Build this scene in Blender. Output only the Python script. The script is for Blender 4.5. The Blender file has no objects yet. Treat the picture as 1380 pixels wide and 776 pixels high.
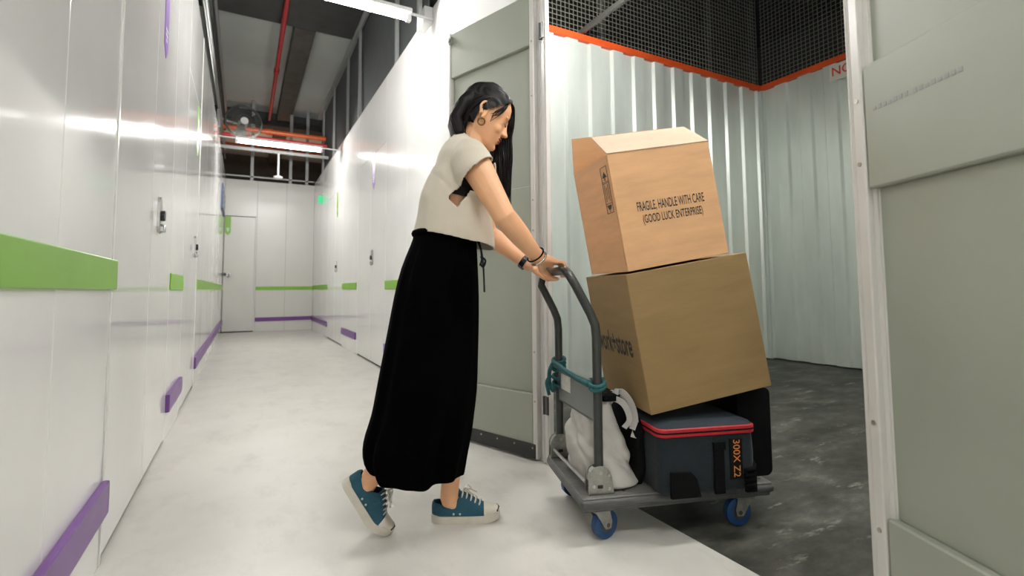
import bpy, bmesh, math, random
import numpy as np
from mathutils import Vector, Matrix, noise as mnoise
random.seed(7)
PI = math.pi
SC = bpy.context.scene
COL = SC.collection

# ------------------------------------------------------------------ camera
F, YAW, PITCH, ROLL, CY, CAMH = 667.6, math.radians(28.43), math.radians(3.765), math.radians(.435), 344.06, 0.88
_f = Vector((math.sin(YAW)*math.cos(PITCH), math.cos(YAW)*math.cos(PITCH), math.sin(PITCH)))
_r = Vector((math.cos(YAW), -math.sin(YAW), 0)); _d = _f.cross(_r)
_x = _r*math.cos(ROLL)+_d*math.sin(ROLL); _y = -_r*math.sin(ROLL)+_d*math.cos(ROLL)
cd = bpy.data.cameras.new('camera'); cam = bpy.data.objects.new('camera', cd); COL.objects.link(cam)
mw = Matrix.Identity(4)
for i in range(3):
    mw[i][0] = _x[i]; mw[i][1] = -_y[i]; mw[i][2] = -_f[i]
mw.translation = (0, 0, CAMH)
cam.matrix_world = mw
cd.sensor_width = 36; cd.sensor_fit = 'HORIZONTAL'; cd.lens = F/1380*36; cd.shift_y = -(388-CY)/1380
cd.clip_start = .05; cd.clip_end = 100
cd.dof.use_dof = True; cd.dof.focus_distance = 2.0; cd.dof.aperture_fstop = 2.8
SC.camera = cam
# ------------------------------------------------------------------ world, exposure
w = bpy.data.worlds.new('world'); SC.world = w; w.use_nodes = True
w.node_tree.nodes['Background'].inputs[0].default_value = (.9, .95, 1, 1)
w.node_tree.nodes['Background'].inputs[1].default_value = .012
vs = SC.view_settings; vs.view_transform = 'Standard'; vs.look = 'None'; vs.gamma = 1; vs.use_curve_mapping = False
vs.exposure = -0.08
TUBE_POWER = 290.0
# ------------------------------------------------------------------ materials
def _c(c): return (c[0], c[1], c[2], 1)
def srgb(r, g, b):
    def f(v):
        v /= 255
        return v/12.92 if v <= .04045 else ((v+.055)/1.055)**2.4
    return (f(r), f(g), f(b))
MATS = {}
def M(name, col=(.5, .5, .5), rough=.5, metal=0, spec=.5, var=0, vscale=6, bump=0, bscale=60, coat=0, emit=0, ecol=None, sss=0, stretch=(1, 1, 1), rvar=0, sheen=0):
    if name in MATS: return MATS[name]
    m = bpy.data.materials.new(name); m.use_nodes = True; MATS[name] = m
    nt = m.node_tree; b = nt.nodes['Principled BSDF']
    b.inputs['Base Color'].default_value = _c(col); b.inputs['Roughness'].default_value = rough
    b.inputs['Metallic'].default_value = metal; b.inputs['Specular IOR Level'].default_value = spec
    b.inputs['Coat Weight'].default_value = coat; b.inputs['Coat Roughness'].default_value = .08
    if sheen: b.inputs['Sheen Weight'].default_value = sheen
    if sss:
        b.inputs['Subsurface Weight'].default_value = sss; b.inputs['Subsurface Radius'].default_value = (.012, .005, .003); b.inputs['Subsurface Scale'].default_value = 1
    if emit:
        b.inputs['Emission Color'].default_value = _c(ecol or col); b.inputs['Emission Strength'].default_value = emit
    if var or bump or rvar:
        tc = nt.nodes.new('ShaderNodeTexCoord'); mp = nt.nodes.new('ShaderNodeMapping'); mp.inputs['Scale'].default_value = stretch
        nt.links.new(tc.outputs['Object'], mp.inputs[0])
    if var or rvar:
        n = nt.nodes.new('ShaderNodeTexNoise'); n.inputs['Scale'].default_value = vscale; n.inputs['Detail'].default_value = 5; n.inputs['Roughness'].default_value = .6
        nt.links.new(mp.outputs[0], n.inputs['Vector'])
    if var:
        r = nt.nodes.new('ShaderNodeValToRGB'); e = r.color_ramp.elements
        e[0].position = .3; e[1].position = .7
        e[0].color = _c([max(0, c*(1-var)) for c in col]); e[1].color = _c([min(1, c*(1+var)) for c in col])
        nt.links.new(n.outputs[0], r.inputs[0]); nt.links.new(r.outputs[0], b.inputs['Base Color'])
    if rvar:
        mr = nt.nodes.new('ShaderNodeMapRange'); mr.inputs[1].default_value = .3; mr.inputs[2].default_value = .7
        mr.inputs[3].default_value = max(0, rough-rvar); mr.inputs[4].default_value = rough+rvar
        nt.links.new(n.outputs[0], mr.inputs[0]); nt.links.new(mr.outputs[0], b.inputs['Roughness'])
    if bump:
        n2 = nt.nodes.new('ShaderNodeTexNoise'); n2.inputs['Scale'].default_value = bscale; n2.inputs['Detail'].default_value = 3
        bp = nt.nodes.new('ShaderNodeBump'); bp.inputs['Strength'].default_value = bump; bp.inputs['Distance'].default_value = .01
        nt.links.new(mp.outputs[0], n2.inputs['Vector']); nt.links.new(n2.outputs[0], bp.inputs['Height']); nt.links.new(bp.outputs[0], b.inputs['Normal'])
    return m
def ramp_mat(name, stops, scale, rough, detail=8, bump=.1, stretch=(1, 1, 1), nrough=.62):
    m = M(name, rough=rough); nt = m.node_tree; b = nt.nodes['Principled BSDF']
    tc = nt.nodes.new('ShaderNodeTexCoord'); mp = nt.nodes.new('ShaderNodeMapping'); mp.inputs['Scale'].default_value = stretch
    n = nt.nodes.new('ShaderNodeTexNoise'); n.inputs['Scale'].default_value = scale; n.inputs['Detail'].default_value = detail; n.inputs['Roughness'].default_value = nrough
    r = nt.nodes.new('ShaderNodeValToRGB')
    while len(r.color_ramp.elements) < len(stops): r.color_ramp.elements.new(.5)
    for e, (p, c) in zip(r.color_ramp.elements, stops): e.position = p; e.color = _c(c)
    nt.links.new(tc.outputs['Object'], mp.inputs[0]); nt.links.new(mp.outputs[0], n.inputs['Vector'])
    nt.links.new(n.outputs[0], r.inputs[0]); nt.links.new(r.outputs[0], b.inputs['Base Color'])
    if bump:
        bp = nt.nodes.new('ShaderNodeBump'); bp.inputs['Strength'].default_value = bump; bp.inputs['Distance'].default_value = .004
        nt.links.new(n.outputs[0], bp.inputs['Height']); nt.links.new(bp.outputs[0], b.inputs['Normal'])
    return m
M('white_panel', (.84, .835, .82), .09, var=.03, vscale=1.5, bump=.004, bscale=1.6, rvar=.03)
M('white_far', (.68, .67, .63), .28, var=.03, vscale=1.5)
M('white_door', (.84, .835, .82), .09, var=.03, vscale=1.2, bump=.004, bscale=1.3, rvar=.03)
M('white_trim', (.78, .77, .75), .3)
M('seam_dark', (.03, .03, .03), .7)
M('green', (.21, .47, .035), .35, var=.06, vscale=3)
M('purple', (.17, .055, .27), .35, var=.12, vscale=5)
M('lilac', (.24, .12, .42), .4)
ramp_mat('epoxy_floor', [(.0, (.46, .44, .40)), (.38, (.63, .605, .56)), (.55, (.67, .645, .60)), (1, (.73, .705, .66))], 2.4, .36, bump=.04)
ramp_mat('concrete_dark', [(.0, (.012, .0125, .011)), (.40, (.034, .034, .029)), (.54, (.07, .068, .058)), (.64, (.12, .116, .10)), (.74, (.32, .31, .28))], 3.0, .55, detail=10, bump=.25, stretch=(.8, 1.6, 1), nrough=.7)
def scuffs(name, col, scale, lo, hi, stretch):
    nt = MATS[name].node_tree; b = nt.nodes['Principled BSDF']; src = b.inputs['Base Color'].links[0].from_socket
    tc = nt.nodes.new('ShaderNodeTexCoord'); mp = nt.nodes.new('ShaderNodeMapping'); mp.inputs['Scale'].default_value = stretch; mp.inputs['Rotation'].default_value = (0, 0, .5)
    n = nt.nodes.new('ShaderNodeTexNoise'); n.inputs['Scale'].default_value = scale; n.inputs['Detail'].default_value = 6; n.inputs['Roughness'].default_value = .7
    mr = nt.nodes.new('ShaderNodeMapRange'); mr.inputs[1].default_value = lo; mr.inputs[2].default_value = hi
    mx = nt.nodes.new('ShaderNodeMixRGB'); mx.inputs[2].default_value = _c(col)
    nt.links.new(tc.outputs['Object'], mp.inputs[0]); nt.links.new(mp.outputs[0], n.inputs['Vector']); nt.links.new(n.outputs[0], mr.inputs[0]); nt.links.new(mr.outputs[0], mx.inputs[0])
    nt.links.new(src, mx.inputs[1]); nt.links.new(mx.outputs[0], b.inputs['Base Color'])
scuffs('concrete_dark', (.30, .29, .26), 5.0, .60, .72, (.6, 2.2, 1))
scuffs('epoxy_floor', (.50, .475, .43), 4.0, .52, .85, (1.5, .8, 1))
MATS['concrete_dark'].node_tree.nodes['Principled BSDF'].inputs['Specular IOR Level'].default_value = .22
M('galv', (.73, .78, .725), .34, metal=.45, var=.12, vscale=2.2, stretch=(1, 1, .25), rvar=.06)
M('galv_dull', (.10, .108, .11), .55, metal=.3, var=.1)
M('orange', (.60, .075, .012), .45, var=.12, vscale=5)
M('mesh_wire', (.42, .42, .36), .4, metal=.7)
M('door_grey', (.33, .352, .29), .42, var=.04, vscale=2.5)
M('door_stile', (.66, .64, .61), .32, var=.04, vscale=8)
M('kick_rubber', (.02, .021, .021), .55, var=.3, vscale=8)
M('screw', (.45, .42, .36), .35, metal=.9)
M('steel', (.5, .5, .49), .3, metal=.9, var=.15, vscale=20)
M('dark_steel', (.09, .09, .088), .4, metal=.7)
M('black_plastic', (.012, .012, .012), .4)
M('roof', (.52, .55, .53), .6, var=.08, vscale=.8, bump=.1, bscale=4)
M('beam_dark', (.045, .045, .043), .7, var=.2)
M('beam_brown', (.075, .068, .058), .7, var=.3, vscale=5)
M('frame_grey', (.36, .37, .36), .45, metal=.5)
M('bar_grey', (.13, .13, .12), .45, metal=.4)
M('red_pipe', (.45, .03, .035), .4, var=.15)
M('orange_pipe', (.50, .09, .02), .4, var=.15)
M('lamp_white', (.8, .8, .8), .4)
M('tube_glow', (1, 1, 1), .5, emit=TUBE_POWER, ecol=(1.0, .985, .95))
M('exit_green', (.02, .5, .2), .4, emit=.35, ecol=(.03, .6, .25))
M('blue_sign', (.07, .10, .22), .5)
M('sign_plate', (.72, .66, .60), .5)
M('red_print', (.62, .06, .03), .6)
M('print_white', (.8, .8, .8), .5)
# ------------------------------------------------------------------ helpers
def BM(): return bmesh.new()
def box(bm, x0, x1, y0, y1, z0, z1, bev=0, seg=1):
    t = bmesh.new(); bmesh.ops.create_cube(t, size=1)
    for v in t.verts: v.co = Vector(((x0+x1)/2+v.co.x*(x1-x0), (y0+y1)/2+v.co.y*(y1-y0), (z0+z1)/2+v.co.z*(z1-z0)))
    if bev: bmesh.ops.bevel(t, geom=t.edges[:], offset=bev, segments=seg, profile=.5, affect='EDGES')
    me = bpy.data.meshes.new('t'); t.to_mesh(me); t.free(); bm.from_mesh(me); bpy.data.meshes.remove(me); return bm
def loft(bm, rings, cap=True, closed=True):
    vr = [[bm.verts.new(p) for p in r] for r in rings]; n = len(vr[0])
    for a, b in zip(vr, vr[1:]):
        for i in range(n if closed else n-1):
            j = (i+1) % n
            bm.faces.new((a[i], a[j], b[j], b[i]))
    if cap and closed:
        bm.faces.new(vr[0][::-1]); bm.faces.new(vr[-1])
    return vr
def frames(pts):
    pts = [Vector(p) for p in pts]; out = []; up = None
    for i, p in enumerate(pts):
        t = (pts[min(i+1, len(pts)-1)]-pts[max(i-1, 0)]).normalized()
        if up is None:
            up = Vector((0, 0, 1)) if abs(t.z) < .9 else Vector((1, 0, 0))
        u = (up-t*up.dot(t)).normalized(); up = u
        out.append((p, u, t.cross(u)))
    return out
def tube(bm, pts, r, n=10, cap=True, flat=None, round_ends=False):
    if not hasattr(r, '__len__'): r = [r]*len(pts)
    r = list(r); pts = [Vector(p) for p in pts]
    if round_ends:
        a = (pts[0]-pts[1]).normalized(); b = (pts[-1]-pts[-2]).normalized()
        pts = [pts[0]+a*r[0]*.95, pts[0]+a*r[0]*.7]+pts+[pts[-1]+b*r[-1]*.7, pts[-1]+b*r[-1]*.95]
        r = [r[0]*.3, r[0]*.72]+r+[r[-1]*.72, r[-1]*.3]
    rings = []
    for (p, u, v), rr in zip(frames(pts), r):
        fu, fv = (rr, rr) if flat is None else (rr*flat[0], rr*flat[1])
        rings.append([p+u*fu*math.cos(2*PI*k/n)+v*fv*math.sin(2*PI*k/n) for k in range(n)])
    loft(bm, rings, cap); return bm
def cyl(bm, a, b, r, n=16, r2=None): return tube(bm, [a, b], [r, r if r2 is None else r2], n)
def spline(pts, k=6):
    pts = [Vector(p) for p in pts]; P = [pts[0]*2-pts[1]]+pts+[pts[-1]*2-pts[-2]]; out = []
    for i in range(1, len(P)-2):
        for j in range(k):
            t = j/k; a, b, c, d = P[i-1], P[i], P[i+1], P[i+2]
            out.append(.5*((2*b)+(c-a)*t+(2*a-5*b+4*c-d)*t*t+(3*b-a-3*c+d)*t**3))
    out.append(pts[-1]); return out
def prism(bm, poly, axis, a, b):
    """extrude a 2-D polygon along axis 'x','y' or 'z' from a to b"""
    def P(u, v, t): return {'x': (t, u, v), 'y': (u, t, v), 'z': (u, v, t)}[axis]
    loft(bm, [[P(u, v, a) for u, v in poly], [P(u, v, b) for u, v in poly]]); return bm
def to_obj(name, me, parent=None):
    o = bpy.data.objects.new(name, me); COL.objects.link(o)
    if parent: o.parent = parent
    return o
def obj(name, bm, mat, parent=None, smooth=False, label=None, off=None):
    bmesh.ops.recalc_face_normals(bm, faces=bm.faces[:])
    if off is not None: bmesh.ops.translate(bm, verts=bm.verts[:], vec=Vector(off))
    me = bpy.data.meshes.new(name); bm.to_mesh(me); bm.free()
    me.materials.append(MATS[mat] if isinstance(mat, str) else mat)
    if smooth:
        for p in me.polygons: p.use_smooth = True
        if smooth != True: me.set_sharp_from_angle(angle=math.radians(smooth))
    o = to_obj(name, me, parent)
    if label: o['label'] = label
    return o
def tag(o, label, cat, group=None, kind=None):
    o['label'] = label; o['category'] = cat
    if group: o['group'] = group
    if kind: o['kind'] = kind
    return o
def empty(name, loc=(0, 0, 0), rz=0, mat=None):
    o = bpy.data.objects.new(name, None); COL.objects.link(o); o.empty_display_size = .1
    if mat is not None: o.matrix_world = mat
    else: o.location = loc; o.rotation_euler = (0, 0, rz)
    return o
def copy_tree(o, parent=None):
    c = o.copy(); COL.objects.link(c)
    if parent: c.parent = parent
    for ch in list(o.children): copy_tree(ch, c)
    return c
def baked(bms, mods, name='tmp'):
    """join bmeshes, run modifiers, return a plain mesh"""
    bm = BM()
    for b in bms:
        me = bpy.data.meshes.new('t'); bmesh.ops.recalc_face_normals(b, faces=b.faces[:]); b.to_mesh(me); b.free(); bm.from_mesh(me); bpy.data.meshes.remove(me)
    me = bpy.data.meshes.new(name); bm.to_mesh(me); bm.free()
    o = bpy.data.objects.new(name, me); COL.objects.link(o)
    for t, kw in mods:
        m = o.modifiers.new(t, t)
        for k, v in kw.items(): setattr(m, k, v)
    dg = bpy.context.evaluated_depsgraph_get(); ev = o.evaluated_get(dg)
    out = bpy.data.meshes.new_from_object(ev); bpy.data.objects.remove(o); bpy.data.meshes.remove(me)
    b2 = BM(); b2.from_mesh(out); bpy.data.meshes.remove(out); return b2
def union(bms, voxel, smooth=4, fac=.5):
    return baked(bms, [('REMESH', dict(mode='VOXEL', voxel_size=voxel)), ('SMOOTH', dict(factor=fac, iterations=smooth))])
def text_bm(body, width=None, height=None, bold=0.0, extrude=.0004, spacing=1.0):
    """flat lettering, lower left at origin, in the XY plane"""
    cu = bpy.data.curves.new('t', 'FONT'); cu.body = body; cu.size = 1; cu.extrude = 0; cu.offset = bold; cu.space_character = spacing
    o = bpy.data.objects.new('t', cu); COL.objects.link(o)
    dg = bpy.context.evaluated_depsgraph_get(); me = bpy.data.meshes.new_from_object(o.evaluated_get(dg))
    bm = BM(); bm.from_mesh(me); bpy.data.objects.remove(o); bpy.data.curves.remove(cu); bpy.data.meshes.remove(me)
    xs = [v.co.x for v in bm.verts]; ys = [v.co.y for v in bm.verts]; x0, x1, y0, y1 = min(xs), max(xs), min(ys), max(ys)
    sx = width/(x1-x0) if width else None; sy = height/(y1-y0) if height else None
    sx = sx or sy; sy = sy or sx
    for v in bm.verts: v.co = Vector(((v.co.x-x0)*sx, (v.co.y-y0)*sy, 0))
    return bm
def place(bm, mat): bmesh.ops.transform(bm, matrix=mat, verts=bm.verts[:]); return bm
def axes(o, x, y, z=None):
    x = Vector(x).normalized(); y = Vector(y).normalized(); z = x.cross(y) if z is None else Vector(z)
    m = Matrix.Identity(4)
    for i in range(3): m[i][0] = x[i]; m[i][1] = y[i]; m[i][2] = z[i]
    m.translation = Vector(o); return m
# ================================================================== SETTING
XL, XR, YF, YN, ZT = -.388, 1.36, 11.87, -7.5, 3.27
UY, UX, UY0 = 3.87, 5.68, -.35       # storage unit: side wall, back wall, near wall
DA, DB = .675, 2.19                  # opening in the corridor wall
bm = BM(); box(bm, -.6, 1.405, YN-.2, 17, -.12, 0)
tag(obj('floor', bm, 'epoxy_floor'), 'pale glossy epoxy floor running along the corridor', 'floor', kind='structure')
bm = BM(); box(bm, 1.405, 6.2, -1, 5, -.125, -.004)
tag(obj('floor_storage_unit', bm, 'concrete_dark'), 'bare dark concrete floor inside the storage unit', 'floor', kind='structure')

def panel_set(parent, name, mat, X, xs, spans, z0, z1, t=.01, gap=.003):
    """thin panels on a wall at X, facing xs (+1/-1)"""
    for a, b in spans:
        bm = BM(); box(bm, min(X, X-xs*t), max(X, X-xs*t), a+gap/2, b-gap/2, z0, z1, .0015)
        obj(name, bm, mat, parent)
def span(a, b, n): return [(a+(b-a)*i/n, a+(b-a)*(i+1)/n) for i in range(n)]
# ---- left wall
bm = BM(); box(bm, XL-.1, XL-.095, YN, YF, 0, ZT)
for _a, _b in ((YN, 2.085), (3.55, 4.27), (5.40, YF)): box(bm, XL-.095, XL-.0105, _a, _b, 0, ZT)
wl = obj('wall_left', bm, 'seam_dark'); tag(wl, 'glossy white panelled corridor wall along the left side', 'wall', kind='structure')
LD = [(2.085, 3.55), (4.27, 5.40)]
panel_set(wl, 'wall_panel', 'white_panel', XL, 1, span(YN, .0, 5)+[(0, .77), (.77, 1.535), (1.535, 2.085)], 0, ZT)
panel_set(wl, 'wall_panel', 'white_panel', XL, 1, [(3.55, 4.27)]+span(5.40, YF, 7), 0, ZT)
panel_set(wl, 'wall_panel', 'white_panel', XL, 1, [(2.085, 3.55), (4.27, 5.40)], 2.53, ZT)
for y in (2.085, 5.40):
    bm = BM(); box(bm, XL, XL+.004, y-.008, y+.008, 0, ZT, .001); obj('joint_strip', bm, 'white_trim', wl)
def band(parent, X, xs, a, b, z0, z1, t, name, mat):
    bm = BM(); box(bm, min(X, X+xs*t), max(X, X+xs*t), a, b, z0, z1, .003); return obj(name, bm, mat, parent)
for a, b in ((YN+.01, 2.135), (3.57, 4.27), (5.41, YF-.02)):
    band(wl, XL, 1, a, b, .885, .985, .008, 'green_band', 'green')
    band(wl, XL, 1, a, b if b < 2.1 or b > 2.2 else 2.08, .165, .268, .022, 'purple_bumper', 'purple')
# ---- right wall
def wall_right(name, a, b, z0, z1, label, n, bands=None):
    bm = BM(); box(bm, XR+.06, XR+.065, a, b, z0, z1)
    for c, d in (span(a, b, n) if isinstance(n, int) else n): box(bm, XR+.0105, XR+.06, c, d, z0, z1)
    o = obj(name, bm, 'seam_dark'); tag(o, label, 'wall', kind='structure')
    panel_set(o, 'wall_panel', 'white_panel', XR, -1, span(a, b, n) if isinstance(n, int) else n, z0, z1)
    if bands:
        for c, d in bands:
            band(o, XR, -1, c, d, .875, .972, .008, 'green_band', 'green'); band(o, XR, -1, c, d, .195, .29, .016, 'purple_bumper', 'purple')
    return o
wall_right('wall_right_near', YN, DA-.075, 0, ZT, 'white wall section behind the cropped open grey door', 6)
wall_right('wall_right_header', DA-.075, DB+.0, 2.5, ZT, 'white wall strip over the open storage unit doorway', 2)
wr = wall_right('wall_right', DB+.0, YF, 0, ZT, 'glossy white corridor wall behind the woman, with two closed doors',
                span(DB+.0, 5.43, 4)+[(6.93, 8.1)]+span(9.65, YF, 3), [(3.3, 5.43), (6.99, 8.09), (9.65, YF-.02)])
panel_set(wr, 'wall_panel', 'white_panel', XR, -1, [(5.43, 6.93), (8.1, 9.65)], 2.53, ZT)
# ---- far wall and end wall
bm = BM(); box(bm, XL-.09, XR+.4, YF+.0105, YF+.08, 0, 3.22)
wf = obj('wall_far', bm, 'seam_dark'); tag(wf, 'white end wall of the corridor with green and purple stripes', 'wall', kind='structure')
def panel_y(parent, name, mat, x0, x1, z0, z1, Y, t=.01):
    bm = BM(); box(bm, x0+.0015, x1-.0015, Y, Y+t, z0, z1, .0015); return obj(name, bm, mat, parent)
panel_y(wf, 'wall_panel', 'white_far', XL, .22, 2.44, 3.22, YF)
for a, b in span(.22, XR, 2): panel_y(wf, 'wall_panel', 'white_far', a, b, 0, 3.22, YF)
for z0, z1, t, n, mt in ((.875, .95, .01, 'green_band', 'green'), (.215, .295, .02, 'purple_bumper', 'purple')):
    bm = BM(); box(bm, .225, XR, YF-t, YF, z0, z1, .003); obj(n, bm, mt, wf)
bm = BM(); box(bm, XL-.09, XR+.05, YN-.1, YN, 0, ZT)
tag(obj('wall_near', bm, 'white_panel'), 'white wall closing the corridor behind the viewpoint', 'wall', kind='structure')
# ---- closed doors
def lock(parent, X, xs, y, z):
    bm = BM(); prof = [(math.cos(a)*.042, math.sin(a)*.042+(.05 if math.sin(a) > 0 else -.05)) for a in [2*PI*k/20 for k in range(20)]]
    prism(bm, [(y+u, z+v) for u, v in prof], 'x', min(X, X+xs*.012), max(X, X+xs*.012))
    l = obj('lock_plate', bm, 'steel', parent)
    bm = BM(); cyl(bm, (X, y, z-.005), (X+xs*.03, y, z-.005), .026, 16); obj('lock_cup', bm, 'black_plastic', l, smooth=40)
    bm = BM(); tube(bm, [(X+xs*.006, y, z-.05), (X+xs*.028, y, z-.055), (X+xs*.028, y, z-.085), (X+xs*.006, y, z-.09)], .007, 8); obj('handle', bm, 'steel', l, smooth=True)
def closed_door(name, X, xs, a, b, mid, label, ly):
    bm = BM(); box(bm, min(X-xs*.0125, X-xs*.055), max(X-xs*.0125, X-xs*.055), a+.001, b-.001, 0, 2.53)
    o = obj(name, bm, 'seam_dark'); tag(o, label, 'door', kind='structure')
    edges = [a, mid, b] if mid else [a, b]
    for c, d in zip(edges, edges[1:]):
        bm = BM(); box(bm, min(X, X-xs*.012), max(X, X-xs*.012), c+.003, d-.003, .022, 2.525, .002)
        leaf = obj('door_leaf', bm, 'white_door', o)
        if c <= ly <= d: lock(leaf, X, xs, ly, 1.262)
    return o
closed_door('door_3', XL, 1, 2.085, 3.55, 2.84, 'closed white double door on the near wall, with a purple marker above its lock', 3.03)
closed_door('door_4', XL, 1, 4.27, 5.40, None, 'closed white door farther along the near wall, between two green bands', 5.12)
closed_door('door_5', XR, -1, 5.43, 6.93, 6.17, 'closed white double door with a purple marker, just behind the woman', 6.05)
closed_door('door_6', XR, -1, 8.1, 9.65, 8.87, 'closed white double door with a thin green marker near the corridor end', 8.65)
# far end door
bm = BM(); box(bm, XL, .22, YF+.012, YF+.05, 0, 2.44)
d7 = obj('door_7', bm, 'seam_dark'); tag(d7, 'closed white door in the far end wall', 'door', kind='structure')
bm = BM(); box(bm, -.38, .195, YF, YF+.012, .025, 2.425, .002); leaf = obj('door_leaf', bm, 'white_far', d7)
bm = BM(); box(bm, .197, .218, YF-.006, YF+.012, 0, 2.44, .002); obj('door_jamb', bm, 'white_trim', d7)
bm = BM(); box(bm, -.375, -.235, YF-.012, YF, 1.16, 1.25, .01, 2); lk = obj('lock_plate', bm, 'steel', leaf)
bm = BM(); cyl(bm, (-.35, YF-.04, 1.205), (-.35, YF, 1.205), .03, 14); obj('knob', bm, 'black_plastic', lk, smooth=40)
bm = BM(); tube(bm, [(-.29, YF-.02, 1.215), (-.27, YF-.035, 1.20), (-.29, YF-.03, 1.14)], .009, 8); obj('handle', bm, 'dark_steel', lk)
# ---- unit markers (pointed stickers)
def marker(X, xs, y, z0, z1, mat, label, wdt=.13, axis='x', txt=True):
    h = wdt/2; poly = [(y-h, z1), (y-h, z0+.06), (y, z0), (y+h, z0+.06), (y+h, z1)]
    bm = BM(); prism(bm, poly, axis, min(X, X+xs*.003), max(X, X+xs*.003))
    o = obj('unit_marker', bm, mat); tag(o, label, 'marker', 'pointed unit markers above the doors')
    if txt:
        bm = BM()
        for k in range(3): 
            zz = z0+.085+.028*k; q = h*(.5 if k else .3)
            poly = [(y-q, zz), (y+q, zz), (y+q, zz+.016), (y-q, zz+.016)]
            prism(bm, poly, axis, X+xs*.003, X+xs*.0036)
        obj('number_print', bm, 'print_white', o)
    return o
marker(XL, 1, 3.065, 2.09, 2.525, 'lilac', 'purple pointed marker on the near wall door')
marker(XL, 1, 5.1, 2.06, 2.5, 'green', 'thin green pointed marker on the second near wall door')
marker(XR, -1, 6.02, 2.085, 2.525, 'lilac', 'purple pointed marker on the wall behind the woman')
marker(XR, -1, 8.67, 2.085, 2.50, 'green', 'green pointed marker on the wall by the exit sign')
marker(YF-.004, -1, -.318, 2.02, 2.42, 'green', 'green pointed marker at the top of the far end door', .105, 'y')
# ---- doorway frame of the unit
def jamb(name, y0, y1, label):
    bm = BM(); box(bm, XR-.005, XR+.022, y0, y1, 0, 2.5, .003)
    for y in ((y0+y1)/2-.018, (y0+y1)/2+.018): box(bm, XR-.009, XR-.004, y-.006, y+.006, 0, 2.5, .002)
    o = obj(name, bm, 'door_stile'); tag(o, label, 'door frame', kind='structure'); return o
j1 = jamb('trim_1', DB-.068, DB-.002, 'white upright door post beside the trolley')
j2 = jamb('trim_2', DA-.06, DA+.008, 'white upright door post at the edge of the near grey door')
bm = BM(); box(bm, XR-.005, 1.425, DA, DB, 2.5, 2.56); tag(obj('trim_3', bm, 'door_stile'), 'white lintel over the storage unit doorway', 'door frame', kind='structure')
def open_leaf(name, hinge, ang, sgn, label, width=.70):
    """leaf hinged at `hinge`; local +x runs from hinge to free edge; inner face at local y = 0 looking towards -y*sgn"""
    root = empty(name, hinge, ang); tag(root, label, 'door', kind='structure')
    s = sgn
    def B(a, b, y0, y1, z0, z1, bev=.002):
        bm = BM(); box(bm, a, b, min(s*y0, s*y1), max(s*y0, s*y1), z0, z1, bev); return bm
    obj('back_skin', B(.0, width, .035, .045, .015, 2.475), 'white_door', root)
    obj('upper_panel', B(.04, width-.02, .022, .034, 1.42, 2.185), 'door_grey', root)
    obj('lower_panel', B(.04, width-.02, .022, .034, .335, 1.115), 'door_grey', root)
    obj('top_rail', B(.032, width-.012, .0, .036, 2.185, 2.472, .004), 'door_grey', root)
    obj('lock_rail', B(.032, width-.012, .0, .036, 1.115, 1.42, .004), 'door_grey', root)
    obj('bottom_rail', B(.032, width-.012, .0, .036, .02, .335, .004), 'door_grey', root)
    st = obj('hinge_stile', B(.0, .03, -.004, .046, .012, 2.48, .003), 'door_stile', root)
    obj('free_stile', B(width-.012, width+.004, -.004, .046, .012, 2.48, .003), 'door_stile', root)
    kp = obj('kick_plate', B(.012, width-.004, -.007, -.001, .012, .085, .001), 'kick_rubber', root)
    for k in range(6):
        bm = BM(); x = .03+k*(width-.06)/5; cyl(bm, (x, -s*.0065, .066), (x, -s*.0085, .066), .005, 8); obj('screw', bm, 'screw', kp)
    for z in (.3, .55, 1.18, 1.34, 1.9, 2.2):
        bm = BM(); cyl(bm, (.014, -s*.003, z), (.014, -s*.006, z), .006, 8); obj('screw', bm, 'screw', st)
    return root
DL = open_leaf('door_1', (1.333, 2.20, 0), math.atan2(.941, -.339), -1, 'grey storage unit door swung open behind the woman', .68)
a2 = math.radians(24)
DR = open_leaf('door_2', (1.352, .668, 0), math.atan2(-math.cos(a2), -math.sin(a2)), 1, 'grey storage unit door swung open, cropped by the frame edge', .70)
# hinges on the far post, top latch, stamp
for z in (.29, 2.235):
    bm = BM(); box(bm, XR-.014, XR-.004, DB-.062, DB-.026, z-.045, z+.045, .001); cyl(bm, (XR-.014, DB-.03, z-.045), (XR-.014, DB-.03, z+.045), .006, 8)
    h = obj('hinge', bm, 'dark_steel', j1)
bm = BM(); box(bm, .645, .672, -.03, .02, 2.40, 2.445, .003); cyl(bm, (.66, .012, 2.42), (.66, .03, 2.42), .012, 10); obj('latch', bm, 'steel', DL)
bm = BM(); random.seed(3)
for k in range(15):
    x = .06+.0145*k+(.008 if k > 6 else 0); 
    box(bm, x, x+.009, -.0008, -.0001, 1.30, 1.30+random.choice((.008, .011, .011)))
M('faded_ink', (.30, .31, .30), .6)
obj('faded_stamp', bm, 'faded_ink', DR)
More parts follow.
